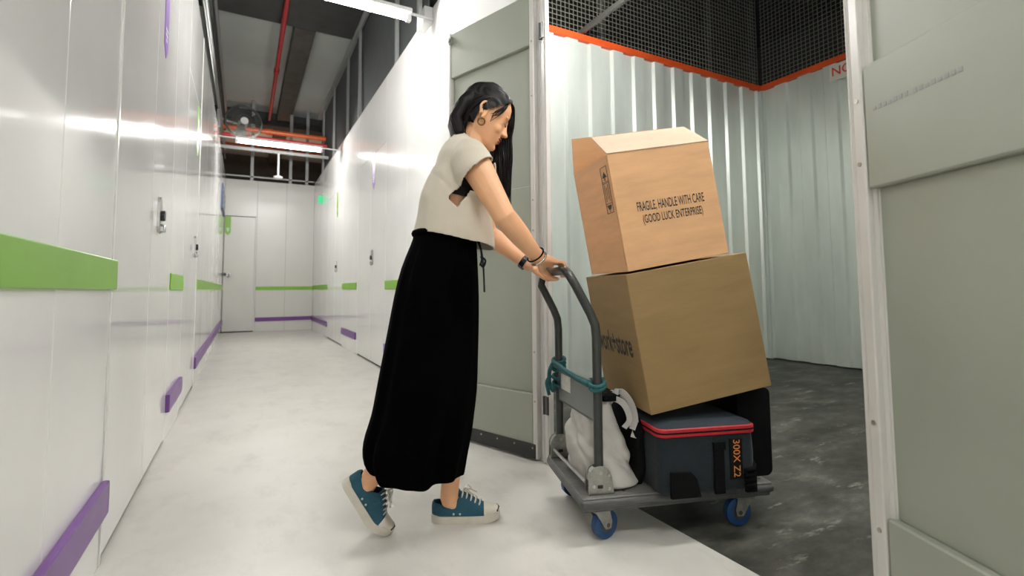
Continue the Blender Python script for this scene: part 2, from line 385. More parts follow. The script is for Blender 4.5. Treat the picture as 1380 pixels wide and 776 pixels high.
# ---- storage unit walls (corrugated sheets)
def corrugated(along, u0, u1, z0, z1, per=.2895, dep=.03):
    """profile in (u, depth): raised pans at depth 0 and recesses at dep"""
    pts = []; u = u0
    while u < u1-1e-4:
        for du, dp in ((0, dep), (.118, dep), (.138, 0), (.2695, 0)):
            if u+du <= u1: pts.append((u+du, dp))
        u += per
    pts.append((u1, dep)); return pts
def sheet(parent, axis, base, sgn, u0, u1, z0, z1):
    pts = corrugated(axis, u0, u1, z0, z1); bm = BM(); rows = []
    for t in (0, .0015):
        rows.append([[((u, base+sgn*(d+t), z) if axis == 'x' else (base+sgn*(d+t), u, z)) for u, d in pts] for z in (z0, z1)])
    f, b = rows
    ring = lambda i: f[i]+b[i][::-1]
    loft(bm, [ring(0), ring(1)])
    return obj('corrugated_sheet', bm, 'galv', parent)
ZR = 3.33
wu = empty('wall_unit_side', (0, 0, 0)); tag(wu, 'corrugated silver metal wall of the storage unit behind the boxes', 'wall', kind='structure')
for k in range(5):
    a = 1.43+k*.8685; sheet(wu, 'x', UY, 1, a, min(a+.8685, UX), .01, ZR)
wb = empty('wall_unit_back', (0, 0, 0)); tag(wb, 'corrugated silver metal back wall of the storage unit', 'wall', kind='structure')
for k in range(5):
    a = UY0+k*.8685; sheet(wb, 'y', UX, 1, a, min(a+.8685, UY), .01, ZR)
wn = empty('wall_unit_near', (0, 0, 0)); tag(wn, 'corrugated silver metal wall of the storage unit hidden by the near door', 'wall', kind='structure')
for k in range(5):
    a = 1.43+k*.8685; sheet(wn, 'x', UY0, -1, a, min(a+.8685, UX), .01, ZR)
bm = BM(); box(bm, 1.43, UX, UY-.012, UY+.06, ZR, ZR+.068, .004); obj('orange_rail', bm, 'orange', wu)
bm = BM(); box(bm, UX-.012, UX+.06, UY0, UY-.013, ZR, ZR+.068, .004); obj('orange_rail', bm, 'orange', wb)
bm = BM(); box(bm, 1.43, UX, UY0-.06, UY0+.012, ZR, ZR+.068, .004); obj('orange_rail', bm, 'orange', wn)
def wire_mesh(parent, axis, fixed, u0, u1, z0, z1, step=.05, w=.006):
    bm = BM(); n = int((u1-u0)/step)
    def q(u, z, o): return (u, fixed+o, z) if axis == 'x' else (fixed+o, u, z)
    def strip(ua, ub, za, zb, o):
        for oo, oo2 in ((o, o+.004),):
            v = [bm.verts.new(q(*p, t)) for t in (oo, oo2) for p in ((ua, za), (ub, za), (ub, zb), (ua, zb))]
            for f in ((0, 1, 2, 3), (4, 5, 6, 7), (0, 1, 5, 4), (1, 2, 6, 5), (2, 3, 7, 6), (3, 0, 4, 7)): bm.faces.new([v[i] for i in f])
    for i in range(n+1): strip(u0+i*step-w/2, u0+i*step+w/2, z0, z1, 0)
    for i in range(int((z1-z0)/step)+1): strip(u0, u1, z0+i*step-w/2, z0+i*step+w/2, .004)
    o = obj('wire_mesh', bm, 'mesh_wire', parent); o['kind'] = 'stuff'; return o
wire_mesh(wu, 'x', UY+.03, 1.43, UX, ZR+.07, 4.95)
wire_mesh(wb, 'y', UX+.03, UY0, UY, ZR+.07, 4.95)
for x in (1.6, 3.2, 4.84, 5.62):
    bm = BM(); box(bm, x-.03, x+.03, UY+.05, UY+.09, ZR+.07, 4.98); obj('mesh_post', bm, 'beam_dark', wu)
bm = BM(); box(bm, 2.885, 2.925, UY0, UY+.04, ZR+.07, ZR+.115, .003); tag(obj('cross_bar', bm, 'bar_grey'), 'slim steel bar spanning the top of the storage unit', 'bar')
bm = BM(); box(bm, UX-.02, UX+.03, UY-.02, UY+.03, 0, ZR, .002); obj('corner_angle', bm, 'galv', wb)
# NO... sign on back wall
bm = BM(); box(bm, UX-.006, UX-.002, 2.35, 3.03, 3.13, 3.315); sg = obj('notice_sign', bm, 'sign_plate'); tag(sg, 'pale notice with red lettering at the top of the unit back wall', 'sign')
bm = text_bm('NO', height=.10, bold=.01); place(bm, axes((UX-.0066, 3.005, 3.185), (0, -1, 0), (0, 0, 1))); obj('red_lettering', bm, 'red_print', sg)
# ================================================================== ROOF AND OVERHEAD
bm = BM(); box(bm, -4, 7, YN, 17, 5.0, 5.1)
tag(obj('ceiling', bm, 'roof'), 'grey roof panels high above the corridor', 'ceiling', kind='structure')
bm = BM(); box(bm, -4.05, -4, YN, 17, 0, 5.1); tag(obj('wall_outer_left', bm, 'beam_dark'), 'dark outer wall of the hall beyond the units', 'wall', kind='structure')
bm = BM(); box(bm, 7, 7.05, YN, 17, 0, 5.1); tag(obj('wall_outer_right', bm, 'beam_dark'), 'dark outer wall of the hall past the storage unit', 'wall', kind='structure')
bm = BM(); box(bm, -4, 7, 17, 17.05, 0, 5.1); tag(obj('wall_outer_far', bm, 'beam_dark'), 'dark end wall of the hall above the corridor end', 'wall', kind='structure')
def beam(x0, x1, y0, y1, z0, z1, mat, label):
    bm = BM(); box(bm, x0, x1, y0, y1, z0, z1, .01); tag(obj('roof_beam', bm, mat), label, 'beam', 'roof beams', kind='structure')
beam(-4, 7, 6.2, 7.85, 4.80, 4.999, 'beam_dark', 'wide dark roof beam crossing above the bright lamp')
beam(-4, 7, 12.6, 13.1, 4.70, 4.999, 'beam_dark', 'dark roof beam crossing beyond the fan')
beam(.58, .88, 7.85, 12.6, 4.80, 4.999, 'beam_brown', 'brown roof beam running lengthwise beside the red pipe')
beam(.58, .88, 13.1, 17, 4.80, 4.999, 'beam_brown', 'brown roof beam above the far end wall')
bm = BM(); box(bm, 1.43, 7, -1, 6.0, 4.6, 4.66); tag(obj('ceiling_unit', bm, 'beam_dark'), 'soffit coloured dark for the unlit space high above the storage unit', 'ceiling', kind='structure')  # dark colour stands in for the lack of light up here
def pipe(name, pts, r, mat, label, cat='pipe', joints=()):
    bm = BM(); tube(bm, pts, r, 12)
    for j in joints: tube(bm, [Vector(j[0]), Vector(j[1])], r*1.35, 12)
    o = obj(name, bm, mat, smooth=60); tag(o, label, cat); return o
pipe('sprinkler_pipe', [(.42, 5.5, 4.74), (.42, 12.3, 4.74)], .035, 'red_pipe', 'red sprinkler pipe running lengthwise under the roof', joints=[((.42, 9.4, 4.74), (.42, 9.55, 4.74)), ((.42, 11.6, 4.74), (.42, 11.75, 4.74))])
pipe('cross_pipe', [(-.4, 10.4, 3.90), (1.38, 10.4, 3.90)], .045, 'orange_pipe', 'orange pipe crossing above the far lamp', joints=[((.3, 10.4, 3.9), (.42, 10.4, 3.9))])
pipe('cross_pipe', [(-.4, 10.2, 3.70), (1.38, 10.2, 3.70)], .035, 'red_pipe', 'thinner red pipe crossing just below the orange pipe')
pipe('cross_pipe', [(-3.99, 14.2, 4.55), (6.99, 14.2, 4.55)], .06, 'orange_pipe', 'orange pipe glimpsed past the far end wall')
for k, (x, z, r, mt) in enumerate(((-.43, 3.93, .028, 'frame_grey'), (-.45, 4.36, .035, 'beam_dark'), (-.42, 3.72, .014, 'frame_grey'), (-.43, 4.72, .03, 'frame_grey'))):
    pipe('conduit', [(x, 1.0, z), (x, 4, z+.02), (x, 8.2, z), (x, 12.2, z)], r, mt, ['grey conduit running along the top of the near wall', 'dark conduit above the grey ones on the near wall', 'thin conduit lying lowest above the near wall', 'highest grey conduit above the near wall'][k], 'conduit')
# steel framing above the corridor walls
fr = empty('mezzanine_frame', (1.42, 7, ZT)); tag(fr, 'grey steel post and rail frame standing on the wall behind the woman', 'frame')
o_ = (-1.42, -7, -ZT)
bm = BM(); box(bm, 1.40, 1.45, 6.0, 11.6, 4.70, 4.76, .004); obj('top_rail', bm, 'frame_grey', fr, off=o_)
bm = BM(); box(bm, 1.36, 1.41, 6.0, 11.6, 4.66, 4.69, .004); obj('top_rail', bm, 'frame_grey', fr, off=o_)
for y in (4.45, 5.25, 7.25, 8.2, 9.6, 11.0):
    bm = BM(); box(bm, 1.40, 1.44, y-.025, y+.025, ZT, 4.70, .003); obj('post', bm, 'frame_grey', fr, off=o_)
bm = BM(); box(bm, 1.46, 1.47, 4.3, 11.6, ZT, 4.70); obj('backing_sheet', bm, 'galv_dull', fr, off=o_)
ff = empty('end_frame', (.9, YF+.1, 3.22)); tag(ff, 'slim grey posts and rails standing on the far end wall', 'frame')
o_ = (-.9, -YF-.1, -3.22)
for x in (.10, .86, 1.20): 
    bm = BM(); box(bm, x-.03, x+.03, YF+.06, YF+.10, 3.22, 4.99); obj('post', bm, 'frame_grey', ff, off=o_)
bm = BM(); box(bm, XL, XR, YF+.06, YF+.10, 3.30, 3.33); obj('rail', bm, 'frame_grey', ff, off=o_)
bm = BM(); box(bm, -.42, 1.39, 10.02, 10.08, 3.405, 3.455); tag(obj('crossbar', bm, 'frame_grey'), 'grey steel bar crossing behind the far lamp', 'bar')
# ---- lamps
def lamp(x0, x1, y, z, label, rod=True, glow='tube_glow'):
    root = empty('fluorescent_lamp', ((x0+x1)/2, y, z)); tag(root, label, 'lamp', 'fluorescent batten lamps')
    L = (x1-x0)/2
    bm = BM(); tube(bm, [(-L+.04, 0, 0), (L-.04, 0, 0)], .016, 12); obj('tube', bm, glow, root, smooth=60)
    bm = BM(); box(bm, -L, L, -.055, .055, .035, .07, .006); obj('batten', bm, 'lamp_white', root)
    for s in (-1, 1):
        bm = BM(); box(bm, s*(L-.02)-.02, s*(L-.02)+.02, -.025, .025, -.024, .036, .005); obj('end_cap', bm, 'lamp_white', root)
    if rod:
        for s in (-1, 1):
            xe = (XL if s < 0 else XR)-(x0+x1)/2
            bm = BM(); cyl(bm, (s*(L-.01), 0, .05), (xe-s*.004, 0, .05), .011, 8); obj('support_rod', bm, 'lamp_white', root)
    return root
lamp(-.06, 1.16, 3.87, 3.10, 'bright fluorescent lamp at the top edge, nearest the woman')
lamp(-.16, 1.06, 8.35, 3.10, 'fluorescent lamp hanging across the far part of the corridor')
lamp(-.06, 1.16, -.6, 3.10, 'fluorescent lamp over the corridor above the viewpoint')
lamp(-.06, 1.16, -5.08, 3.10, 'unseen fluorescent lamp well behind the viewpoint, added as fill on the row spacing')  # unseen, continues the row; added as fill light from behind
M('tube_glow_unit', (1, 1, 1), .5, emit=TUBE_POWER*1.25, ecol=(1.0, .985, .95))
lamp(1.6, 2.8, 2.7, 3.28, 'fluorescent lamp inside the storage unit above the doorway', rod=False, glow='tube_glow_unit')
lamp(1.5, 2.7, .75, 3.0, 'unseen second fluorescent lamp inside the storage unit, added to brighten the upper box front', rod=False, glow='tube_glow_unit')  # unseen tube, added to brighten the front of the boxes
for nm, hz in (('fluorescent_lamp.004', 1.32), ('fluorescent_lamp.005', 1.60)):
    for x in (-.4, .4):
        bm = BM(); cyl(bm, (x, 0, .07), (x, 0, hz), .006, 8); obj('hanger', bm, 'lamp_white', bpy.data.objects[nm])
# warm lamp beyond the end wall
ld = bpy.data.lights.new('warm_hall_lamp', 'AREA'); ld.shape = 'RECTANGLE'; ld.size = 2.5; ld.size_y = .1; ld.energy = 22; ld.color = (1, .62, .42)
lo = bpy.data.objects.new('warm_hall_lamp', ld); COL.objects.link(lo); lo.location = (.5, 14.6, 3.4); lo.rotation_euler = (PI, 0, 0)
bm = BM(); box(bm, 1.285, 1.359, 3.89, 4.10, 3.13, 3.268, .006, 2); tag(obj('junction_box', bm, 'lamp_white'), 'white junction box on the wall beside the bright lamp', 'junction box')
# ---- wall fan
fan = empty('wall_fan', (-.065, 8.75, 3.52), math.radians(8)); tag(fan, 'round grey wall fan hanging above the far lamp', 'fan')
def ring(bm, R, r, y, n=36):
    vr = [[bm.verts.new(((R+r*math.cos(b))*math.cos(a), y+r*math.sin(b), (R+r*math.cos(b))*math.sin(a))) for b in [2*PI*j/6 for j in range(6)]] for a in [2*PI*i/n for i in range(n)]]
    for i in range(n):
        for j in range(6): bm.faces.new((vr[i][j], vr[(i+1) % n][j], vr[(i+1) % n][(j+1) % 6], vr[i][(j+1) % 6]))
bm = BM(); ring(bm, .255, .016, 0); ring(bm, .25, .006, -.07); ring(bm, .17, .003, -.085); ring(bm, .1, .003, -.095)
for k in range(36):
    a = 2*PI*k/36; c, s = math.cos(a), math.sin(a)
    tube(bm, [(.05*c, -.10, .05*s), (.15*c, -.09, .15*s), (.25*c, -.07, .25*s), (.255*c, 0, .255*s)], .0022, 5)
g = obj('guard', bm, 'bar_grey', fan, smooth=60); g['kind'] = 'stuff'
bm = BM(); cyl(bm, (0, -.105, 0), (0, -.09, 0), .055, 20); obj('hub_badge', bm, 'print_white', fan, smooth=40)
bm = BM(); cyl(bm, (0, .0, 0), (0, .16, 0), .07, 16); obj('motor', bm, 'frame_grey', fan, smooth=40)
for k in range(3):
    bm = BM(); pts = []
    a0 = 2*PI*k/3+.3
    rows = []
    for i in range(7):
        rr = .05+.19*i/6; wd = .5-.08*i/6
        rows.append([(rr*math.cos(a0+wd*t), -.045+.03*t*(1 if i else .5), rr*math.sin(a0+wd*t)) for t in (-1, -.5, 0, .5, 1)])
    top = [[Vector(p) for p in r] for r in rows]
    ring_rows = [r+[p+Vector((0, .003, 0)) for p in r[::-1]] for r in top]
    loft(bm, ring_rows); obj('blade', bm, 'beam_dark', fan, smooth=60)
bm = BM(); tube(bm, [(0, .12, 0), (-.15, .14, .02), (-.32, .14, .05)], .02, 8); box(bm, -.36, -.31, .05, .2, -.12, .16, .005); obj('bracket', bm, 'frame_grey', fan)
# ---- hanging sensor, exit sign, blue sign
sn = empty('hanging_sensor', (.515, 10.05, 2.965)); tag(sn, 'white round sensor on a rod hanging near the end wall', 'sensor')
bm = BM(); cyl(bm, (0, 0, 0), (0, 0, .44), .018, 10); obj('rod', bm, 'lamp_white', sn)
bm = BM(); tube(bm, [(0, 0, -.03), (0, 0, -.02), (0, 0, .01), (0, 0, .035)], [.05, .075, .08, .03], 18); obj('sensor_head', bm, 'lamp_white', sn, smooth=50)
ex = empty('exit_sign', (1.30, 10.46, 2.58)); tag(ex, 'small green exit sign sticking out from the wall near the corridor end', 'sign')
bm = BM(); box(bm, -.035, .055, -.012, .012, .02, .17, .004); obj('panel', bm, 'exit_green', ex)
bm = BM(); box(bm, .03, .058, -.02, .02, .17, .24, .003); obj('bracket', bm, 'frame_grey', ex)
bm = BM(); box(bm, XL, XL+.02, 10.2, 11.5, 2.36, 2.8); bs = obj('wall_sign', bm, 'blue_sign'); tag(bs, 'dark blue sign high on the near wall by the end door', 'sign')
bm = BM()
for k in range(4): box(bm, XL+.02, XL+.021, 10.35, 11.3-.1*k, 2.43+.09*k, 2.465+.09*k)
obj('sign_print', bm, 'print_white', bs)
# ================================================================== TROLLEY AND LOAD  (local frame: +x = pushing direction, +y = away from camera)
TH = math.radians(-17.6); TC = Vector((1.452, 1.526, 0))
TM = Matrix.Translation(TC) @ Matrix.Rotation(TH, 4, 'Z')
M('trolley_grey', (.075, .077, .075), .5, var=.25, vscale=14, bump=.15, bscale=120)
M('deck_top', (.14, .137, .127), .6, var=.35, vscale=10, bump=.3, bscale=60)
M('handle_steel', (.045, .048, .045), .3, metal=.2, var=.2, vscale=25)
M('bracket_steel', (.34, .34, .31), .38, metal=.75, var=.3, vscale=22)
M('blue_wheel', (.009, .05, .15), .4, var=.2, vscale=30)
M('sticker', (.62, .60, .54), .6, var=.15, vscale=40)
M('plate_grey', (.16, .17, .165), .45, metal=.2, var=.1)
tr = empty('platform_trolley', mat=TM); tag(tr, 'grey platform trolley with blue wheels pushed by the woman', 'trolley')
PL, PW, ZP = .372, .236, .16
bm = BM(); box(bm, -PL, PL, -PW, PW, ZP-.036, ZP-.006, .012, 3); box(bm, -PL+.01, PL-.01, -PW+.01, PW-.01, ZP-.05, ZP-.03, .006)
deck = obj('platform', bm, 'trolley_grey', tr, smooth=40)
bm = BM(); box(bm, -PL+.006, PL-.006, -PW+.006, PW-.006, ZP-.008, ZP, .003)
obj('deck_mat', bm, 'deck_top', deck)
for x in (-.33, -.2, -.05, .1, .22, .3, .34):
    for y in (-.19, .19):
        bm = BM(); cyl(bm, (x, y, ZP-.001), (x, y, ZP+.002), .006, 8); obj('rivet', bm, 'dark_steel', deck)
def caster(x, y, swivel):
    c = empty('caster', (x, y, 0)); c.parent = tr; c.rotation_euler = (0, 0, swivel)
    R = .05; off = .022
    bm = BM(); tube(bm, [(off, -.014, R), (off, -.012, R), (off, .012, R), (off, .014, R)], [R-.004, R, R, R-.004], 28); wv = obj('wheel', bm, 'blue_wheel', c, smooth=50)
    bm = BM(); cyl(bm, (off, -.0155, R), (off, .0155, R), .026, 18); cyl(bm, (off, -.022, R), (off, .022, R), .008, 10); obj('wheel_hub', bm, 'dark_steel', wv, smooth=40)
    bm = BM()
    for s in (-1, 1):
        poly = [(off-.012, R-.012), (off+.012, R-.012), (off+.018, R+.01), (.03, .1), (-.03, .1), (-.02, .085)]
        prism(bm, poly, 'y', s*.018, s*.0215)
    box(bm, -.035, .035, -.03, .03, .1, .109, .002); obj('fork', bm, 'bracket_steel', c)
for x, y, a in ((-.29, -.185, .35), (-.29, .185, .2), (.27, -.185, PI), (.27, .185, PI)): caster(x, y, a)
# hinge brackets
def bracket(x, y):
    bm = BM(); poly = [(x-.045, ZP)]+[(x-.002+.043*math.cos(a), ZP+.055+.043*math.sin(a)) for a in [PI-.15-i*(PI-.3)/8 for i in range(9)]]+[(x+.05, ZP)]
    prism(bm, poly, 'y', y-.018, y-.014); prism(bm, poly, 'y', y+.014, y+.018); box(bm, x-.045, x+.05, y-.018, y+.018, ZP, ZP+.005)
    # curved spine between the plates
    rows = [[(x-.002+.040*math.cos(a), yy, ZP+.055+.040*math.sin(a)) for yy in (y-.014, y+.014)] for a in [PI+.2-i*1.3/5 for i in range(6)]]
    rr = [r+[Vector(p)+Vector((.004, 0, 0)) for p in r[::-1]] for r in rows]; loft(bm, rr)
    b = obj('hinge_bracket', bm, 'bracket_steel', tr)
    for dx, dz in ((-.025, .03), (.0, .075), (.03, .065), (.03, .02)):
        bm = BM(); cyl(bm, (x+dx, y-.018, ZP+dz), (x+dx, y-.021, ZP+dz), .006, 8); obj('rivet', bm, 'steel', b)
    bm = BM(); box(bm, x-.012, x+.008, y-.0195, y-.017, ZP+.022, ZP+.034, .002); obj('lock_slot', bm, 'black_plastic', b)
HN, HF = (-.292, -.192), (-.318, .205)
bracket(HN[0]+.0, HN[1]); bracket(HF[0], HF[1])
bm = BM(); tube(bm, [(-.335, -.175, ZP+.035), (-.35, .19, ZP+.035)], .006, 8); obj('lock_rod', bm, 'steel', tr)
BX, BZ = -.40, .942
def up(h, s): 
    x, y = h
    return [(x, y, ZP+.03), (x, y, .4), (x, y, .70), (x-.004, y, .745), (x-.02, y, .785), (x-.075, y*.985, .89), (BX+.012, y*.95, BZ-.014), (BX+.002, y*.87, BZ-.001)]
pth = up(HN, 0)+[(BX, -.12, BZ), (BX, 0, BZ), (BX-.004, .12, BZ)]+[Vector(p)+Vector((-.0, 0, 0)) for p in up(HF, 1)[::-1]]
bm = BM(); tube(bm, pth, .0165, 14); obj('handle', bm, 'handle_steel', tr, smooth=50)
# sign plate between the uprights
def yl(t): return (HN[0]+(HF[0]-HN[0])*t, HN[1]+(HF[1]-HN[1])*t)
bm = BM()
rows = []
for z0 in (.405, .54):
    a, b = yl(.03), yl(.97); rows.append([(a[0]-.006, a[1], z0), (b[0]-.006, b[1], z0), (b[0]+.006, b[1], z0), (a[0]+.006, a[1], z0)])
loft(bm, rows); pl = obj('cross_plate', bm, 'plate_grey', tr)
bm = BM(); rows = []
for z0 in (.455, .518):
    a, b = yl(.62), yl(.88); rows.append([(a[0]-.0075, a[1], z0), (b[0]-.0075, b[1], z0), (b[0]-.0055, b[1], z0), (a[0]-.0055, a[1], z0)])
loft(bm, rows); obj('sticker', bm, 'sticker', pl)
bm = BM(); tube(bm, [(yl(.02)[0], yl(.02)[1], .405), (yl(.98)[0], yl(.98)[1], .405)], .007, 8); obj('plate_edge', bm, 'handle_steel', pl)
# teal rope
M('teal_rope', (.012, .10, .105), .75, bump=.6, bscale=180, var=.3, vscale=60)
rp = empty('rope', mat=TM @ Matrix.Translation((-.3, 0, .545))); tag(rp, 'teal rope tied across the trolley handle posts', 'rope')
def loop(h, z, r, n=18, tw=0.01): return [(h[0]+.0255*math.cos(a), h[1]+.0255*math.sin(a), z+tw*math.sin(a*1.0+.6)) for a in [2*PI*k/n for k in range(n+1)]]
ro = (.3, 0, -.545)
bm = BM(); a, b = yl(.05), yl(.95)
tube(bm, spline([(a[0]-.026, a[1]-.01, .536), (yl(.3)[0]-.026, yl(.3)[1], .540), (yl(.6)[0]-.026, yl(.6)[1], .547), (b[0]-.03, b[1], .565)], 6), .0085, 8)
tube(bm, spline([(a[0]-.024, a[1]-.01, .528), (yl(.4)[0]-.022, yl(.4)[1], .531), (b[0]-.03, b[1], .55)], 6), .007, 8)
obj('strand', bm, 'teal_rope', rp, smooth=True, off=ro)
for h, zs in ((HN, (.528, .54)), (HF, (.535, .552, .568, .50, .47))):
    for z in zs:
        bm = BM(); tube(bm, loop(h, z, 0), .0075, 8); obj('loop', bm, 'teal_rope', rp, smooth=True, off=ro)
bm = BM(); h = HF
tube(bm, spline([(h[0]-.03, h[1]-.02, .56), (h[0]-.045, h[1]-.01, .52), (h[0]-.04, h[1]+.005, .46), (h[0]-.028, h[1]-.01, .44), (h[0]-.035, h[1]-.03, .475)], 6), .009, 8)
tube(bm, spline([(h[0]-.028, h[1]+.02, .5), (h[0]-.05, h[1]+.02, .47), (h[0]-.045, h[1]+.0, .42)], 6), .008, 8)
obj('knot', bm, 'teal_rope', rp, smooth=True, off=ro)
# ---- cardboard boxes
def cardboard(name, col):
    m = M(name, col, .75, var=.10, vscale=4, bump=.05, bscale=150, stretch=(1, 1, 6)); return m
cardboard('kraft', srgb(212, 165, 120)); cardboard('kraft_lower', srgb(141, 115, 74)); cardboard('kraft_lit', srgb(200, 172, 146))  # last kraft: overhead light on the near top flap, put into its colour
M('print_black', (.02, .018, .016), .7)
M('card_edge', srgb(130, 95, 58), .8)
def pose(bl, yaw, tilt, roll=0): return TM @ Matrix.Translation(bl) @ Matrix.Rotation(math.radians(yaw), 4, 'Z') @ Matrix.Rotation(-math.radians(tilt), 4, 'Y') @ Matrix.Rotation(math.radians(roll), 4, 'X')
T_ = .005
def panel(bm, *a): box(bm, *a, .0015); return bm
# lower box (closed)
W1, H1, D1 = .4905, .499, .42
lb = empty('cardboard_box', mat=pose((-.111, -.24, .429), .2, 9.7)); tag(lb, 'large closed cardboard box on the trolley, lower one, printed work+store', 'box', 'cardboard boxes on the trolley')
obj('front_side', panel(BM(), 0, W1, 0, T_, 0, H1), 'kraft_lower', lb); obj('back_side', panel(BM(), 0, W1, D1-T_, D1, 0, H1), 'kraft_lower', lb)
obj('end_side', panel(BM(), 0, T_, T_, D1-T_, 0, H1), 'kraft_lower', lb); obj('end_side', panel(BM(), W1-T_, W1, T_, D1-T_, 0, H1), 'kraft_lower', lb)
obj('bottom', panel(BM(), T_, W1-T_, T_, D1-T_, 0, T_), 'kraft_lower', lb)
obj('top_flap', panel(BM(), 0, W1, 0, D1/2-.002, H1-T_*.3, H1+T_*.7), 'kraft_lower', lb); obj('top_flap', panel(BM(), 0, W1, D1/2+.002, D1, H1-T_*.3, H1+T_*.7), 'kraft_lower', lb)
bm = text_bm('work+store', width=.335, height=.088, bold=.018); place(bm, axes((-.0006, .395, .195), (0, -1, 0), (0, 0, 1))); obj('lettering', bm, 'print_black', lb)
# upper box (open)
W2, H2, D2 = .42, .427, .337
ub = empty('cardboard_box', mat=pose((-.186, -.24, .934), 2.37, 9.9)); tag(ub, 'open cardboard box on top, printed FRAGILE, HANDLE WITH CARE', 'box', 'cardboard boxes on the trolley')
obj('front_side', panel(BM(), 0, W2, 0, T_, 0, H2), 'kraft', ub); obj('back_side', panel(BM(), 0, W2, D2-T_, D2, 0, H2), 'kraft', ub)
obj('end_side', panel(BM(), 0, T_, T_, D2-T_, 0, H2), 'kraft', ub); obj('end_side', panel(BM(), W2-T_, W2, T_, D2-T_, 0, H2), 'kraft', ub)
obj('bottom', panel(BM(), T_, W2-T_, T_, D2-T_, 0, T_), 'kraft', ub)
bm = BM(); box(bm, -.0016, -.0004, .006, .0085, .02, H2-.02); obj('glued_seam', bm, 'kraft', ub)
def flap(y0, ang, L, x0=0, x1=W2, trim0=0, trim1=0):
    c, s = math.cos(math.radians(ang)), math.sin(math.radians(ang)); bm = BM(); n = Vector((0, -s, c))*.004
    p = [Vector((x0, y0, H2)), Vector((x1, y0, H2)), Vector((x1-trim1, y0+L*c, H2+L*s)), Vector((x0+trim0, y0+L*c, H2+L*s))]
    loft(bm, [p, [q+n for q in p]]); return bm
FLAPS = [obj('top_flap', flap(.0, 36, .165, 0, W2, .014, 0), 'kraft_lit', ub), obj('top_flap', flap(D2, 108, .15), 'kraft', ub)]
bm = BM(); c_, s_ = math.cos(math.radians(-55)), math.sin(math.radians(-55))
p = [Vector((W2, .006, H2)), Vector((W2, D2-.006, H2)), Vector((W2-.16*math.cos(1.0), D2-.012, H2-.16*math.sin(1.0))), Vector((W2-.16*math.cos(1.0), .012, H2-.16*math.sin(1.0)))]
p = [q+Vector((-.006, 0, -.002)) for q in p]
loft(bm, [p, [q+Vector((-.003, 0, -.003)) for q in p]]); obj('end_flap', bm, 'kraft', ub)
bm = text_bm('FRAGILE, HANDLE WITH CARE', width=.278, height=.040, bold=.010); place(bm, axes((.080, -.0006, .2005), (1, 0, 0), (0, 0, 1))); 
b2 = text_bm('(GOOD LUCK ENTERPRISE)', width=.248, height=.040, bold=.010); place(b2, axes((.095, -.0006, .152), (1, 0, 0), (0, 0, 1)))
me = bpy.data.meshes.new('t'); b2.to_mesh(me); b2.free(); bm.from_mesh(me)
obj('lettering', bm, 'print_black', ub)
# handling symbols on the end (arrows, cup, frame), read sideways
bm = BM()
def sym(u, v, poly): 
    q = [(-.0012, .020+u_*2.2+u, H2-.035-v_-v) for u_, v_ in poly]; vs_ = [bm.verts.new(p_) for p_ in q]; bm.faces.new(vs_)
def rect(u0, u1, v0, v1): sym(0, 0, [(u0, v0), (u1, v0), (u1, v1), (u0, v1)])
for v in (.0, .055, .06, .135, .17): rect(.0, .026, v, v+.002)
rect(.0, .002, .0, .172); rect(.024, .026, .0, .172)
sym(0, 0, [(.004, .04), (.013, .018), (.022, .04)]); rect(.011, .015, .04, .052)
rect(.006, .008, .066, .128); rect(.018, .020, .066, .128); rect(.012, .014, .075, .12)
sym(0, 0, [(.004, .142), (.022, .142), (.017, .158), (.009, .158)]); rect(.012, .014, .158, .168)
obj('handling_symbols', bm, 'print_black', ub)
# ---- cooler bag
M('cooler_grey', (.011, .017, .022), .75, spec=.2, bump=.3, bscale=300, var=.15, vscale=8, sheen=.1)
M('cooler_lid', (.025, .033, .042), .7, spec=.2, bump=.25, bscale=300)
M('red_zip', (.42, .012, .02), .5, var=.15, vscale=30)
M('black_fabric', (.003, .003, .0035), .85, spec=.12, bump=.3, bscale=200)
M('label_black', (.004, .004, .004), .7, spec=.15)
M('orange_print', (.62, .20, .04), .6)
cb = empty('cooler_bag', mat=TM @ Matrix.Translation((.082, -.13, ZP))); tag(cb, 'dark grey cooler bag with a red zip on the trolley under the boxes', 'bag')
def rrect(cx, cy, hx, hy, r, z, n=5):
    out = []
    for sx, sy, a0 in ((1, 1, 0), (-1, 1, PI/2), (-1, -1, PI), (1, -1, 3*PI/2)):
        for k in range(n+1):
            a = a0+PI/2*k/n; out.append((cx+sx*(hx-r)+r*math.cos(a), cy+sy*(hy-r)+r*math.sin(a), z))
    return out
def cool(z, g): return rrect(0, 0, .183+g, .148+g, .03, z)
bm = BM(); loft(bm, [cool(0, -.012), cool(.008, -.004), cool(.06, .002), cool(.13, .003), cool(.20, 0)]); obj('body', bm, 'cooler_grey', cb, smooth=50)
bm = BM(); loft(bm, [cool(.199, .003), cool(.202, .006), cool(.226, .006), cool(.229, .003)]); z_ = obj('zip_band', bm, 'red_zip', cb, smooth=40)
bm = BM(); loft(bm, [cool(.211, .0065), cool(.212, .0075), cool(.216, .0075), cool(.217, .0065)]); obj('zip_teeth', bm, 'label_black', z_)
bm = BM(); loft(bm, [cool(.229, .001), cool(.236, -.004), cool(.243, -.025), cool(.247, -.06)]); obj('lid', bm, 'cooler_lid', cb, smooth=50)
def fpl(name, x0, x1, z0, z1, mat, t=.006, parent=cb, y=-.151, bev=.002):
    bm = BM(); box(bm, x0, x1, y-t, y+.001, z0, z1, bev); return obj(name, bm, mat, parent)
fpl('strap', .015, .055, .0, .175, 'black_fabric', .008)
st = fpl('strap_tip', .013, .06, .15, .178, 'black_fabric', .011)
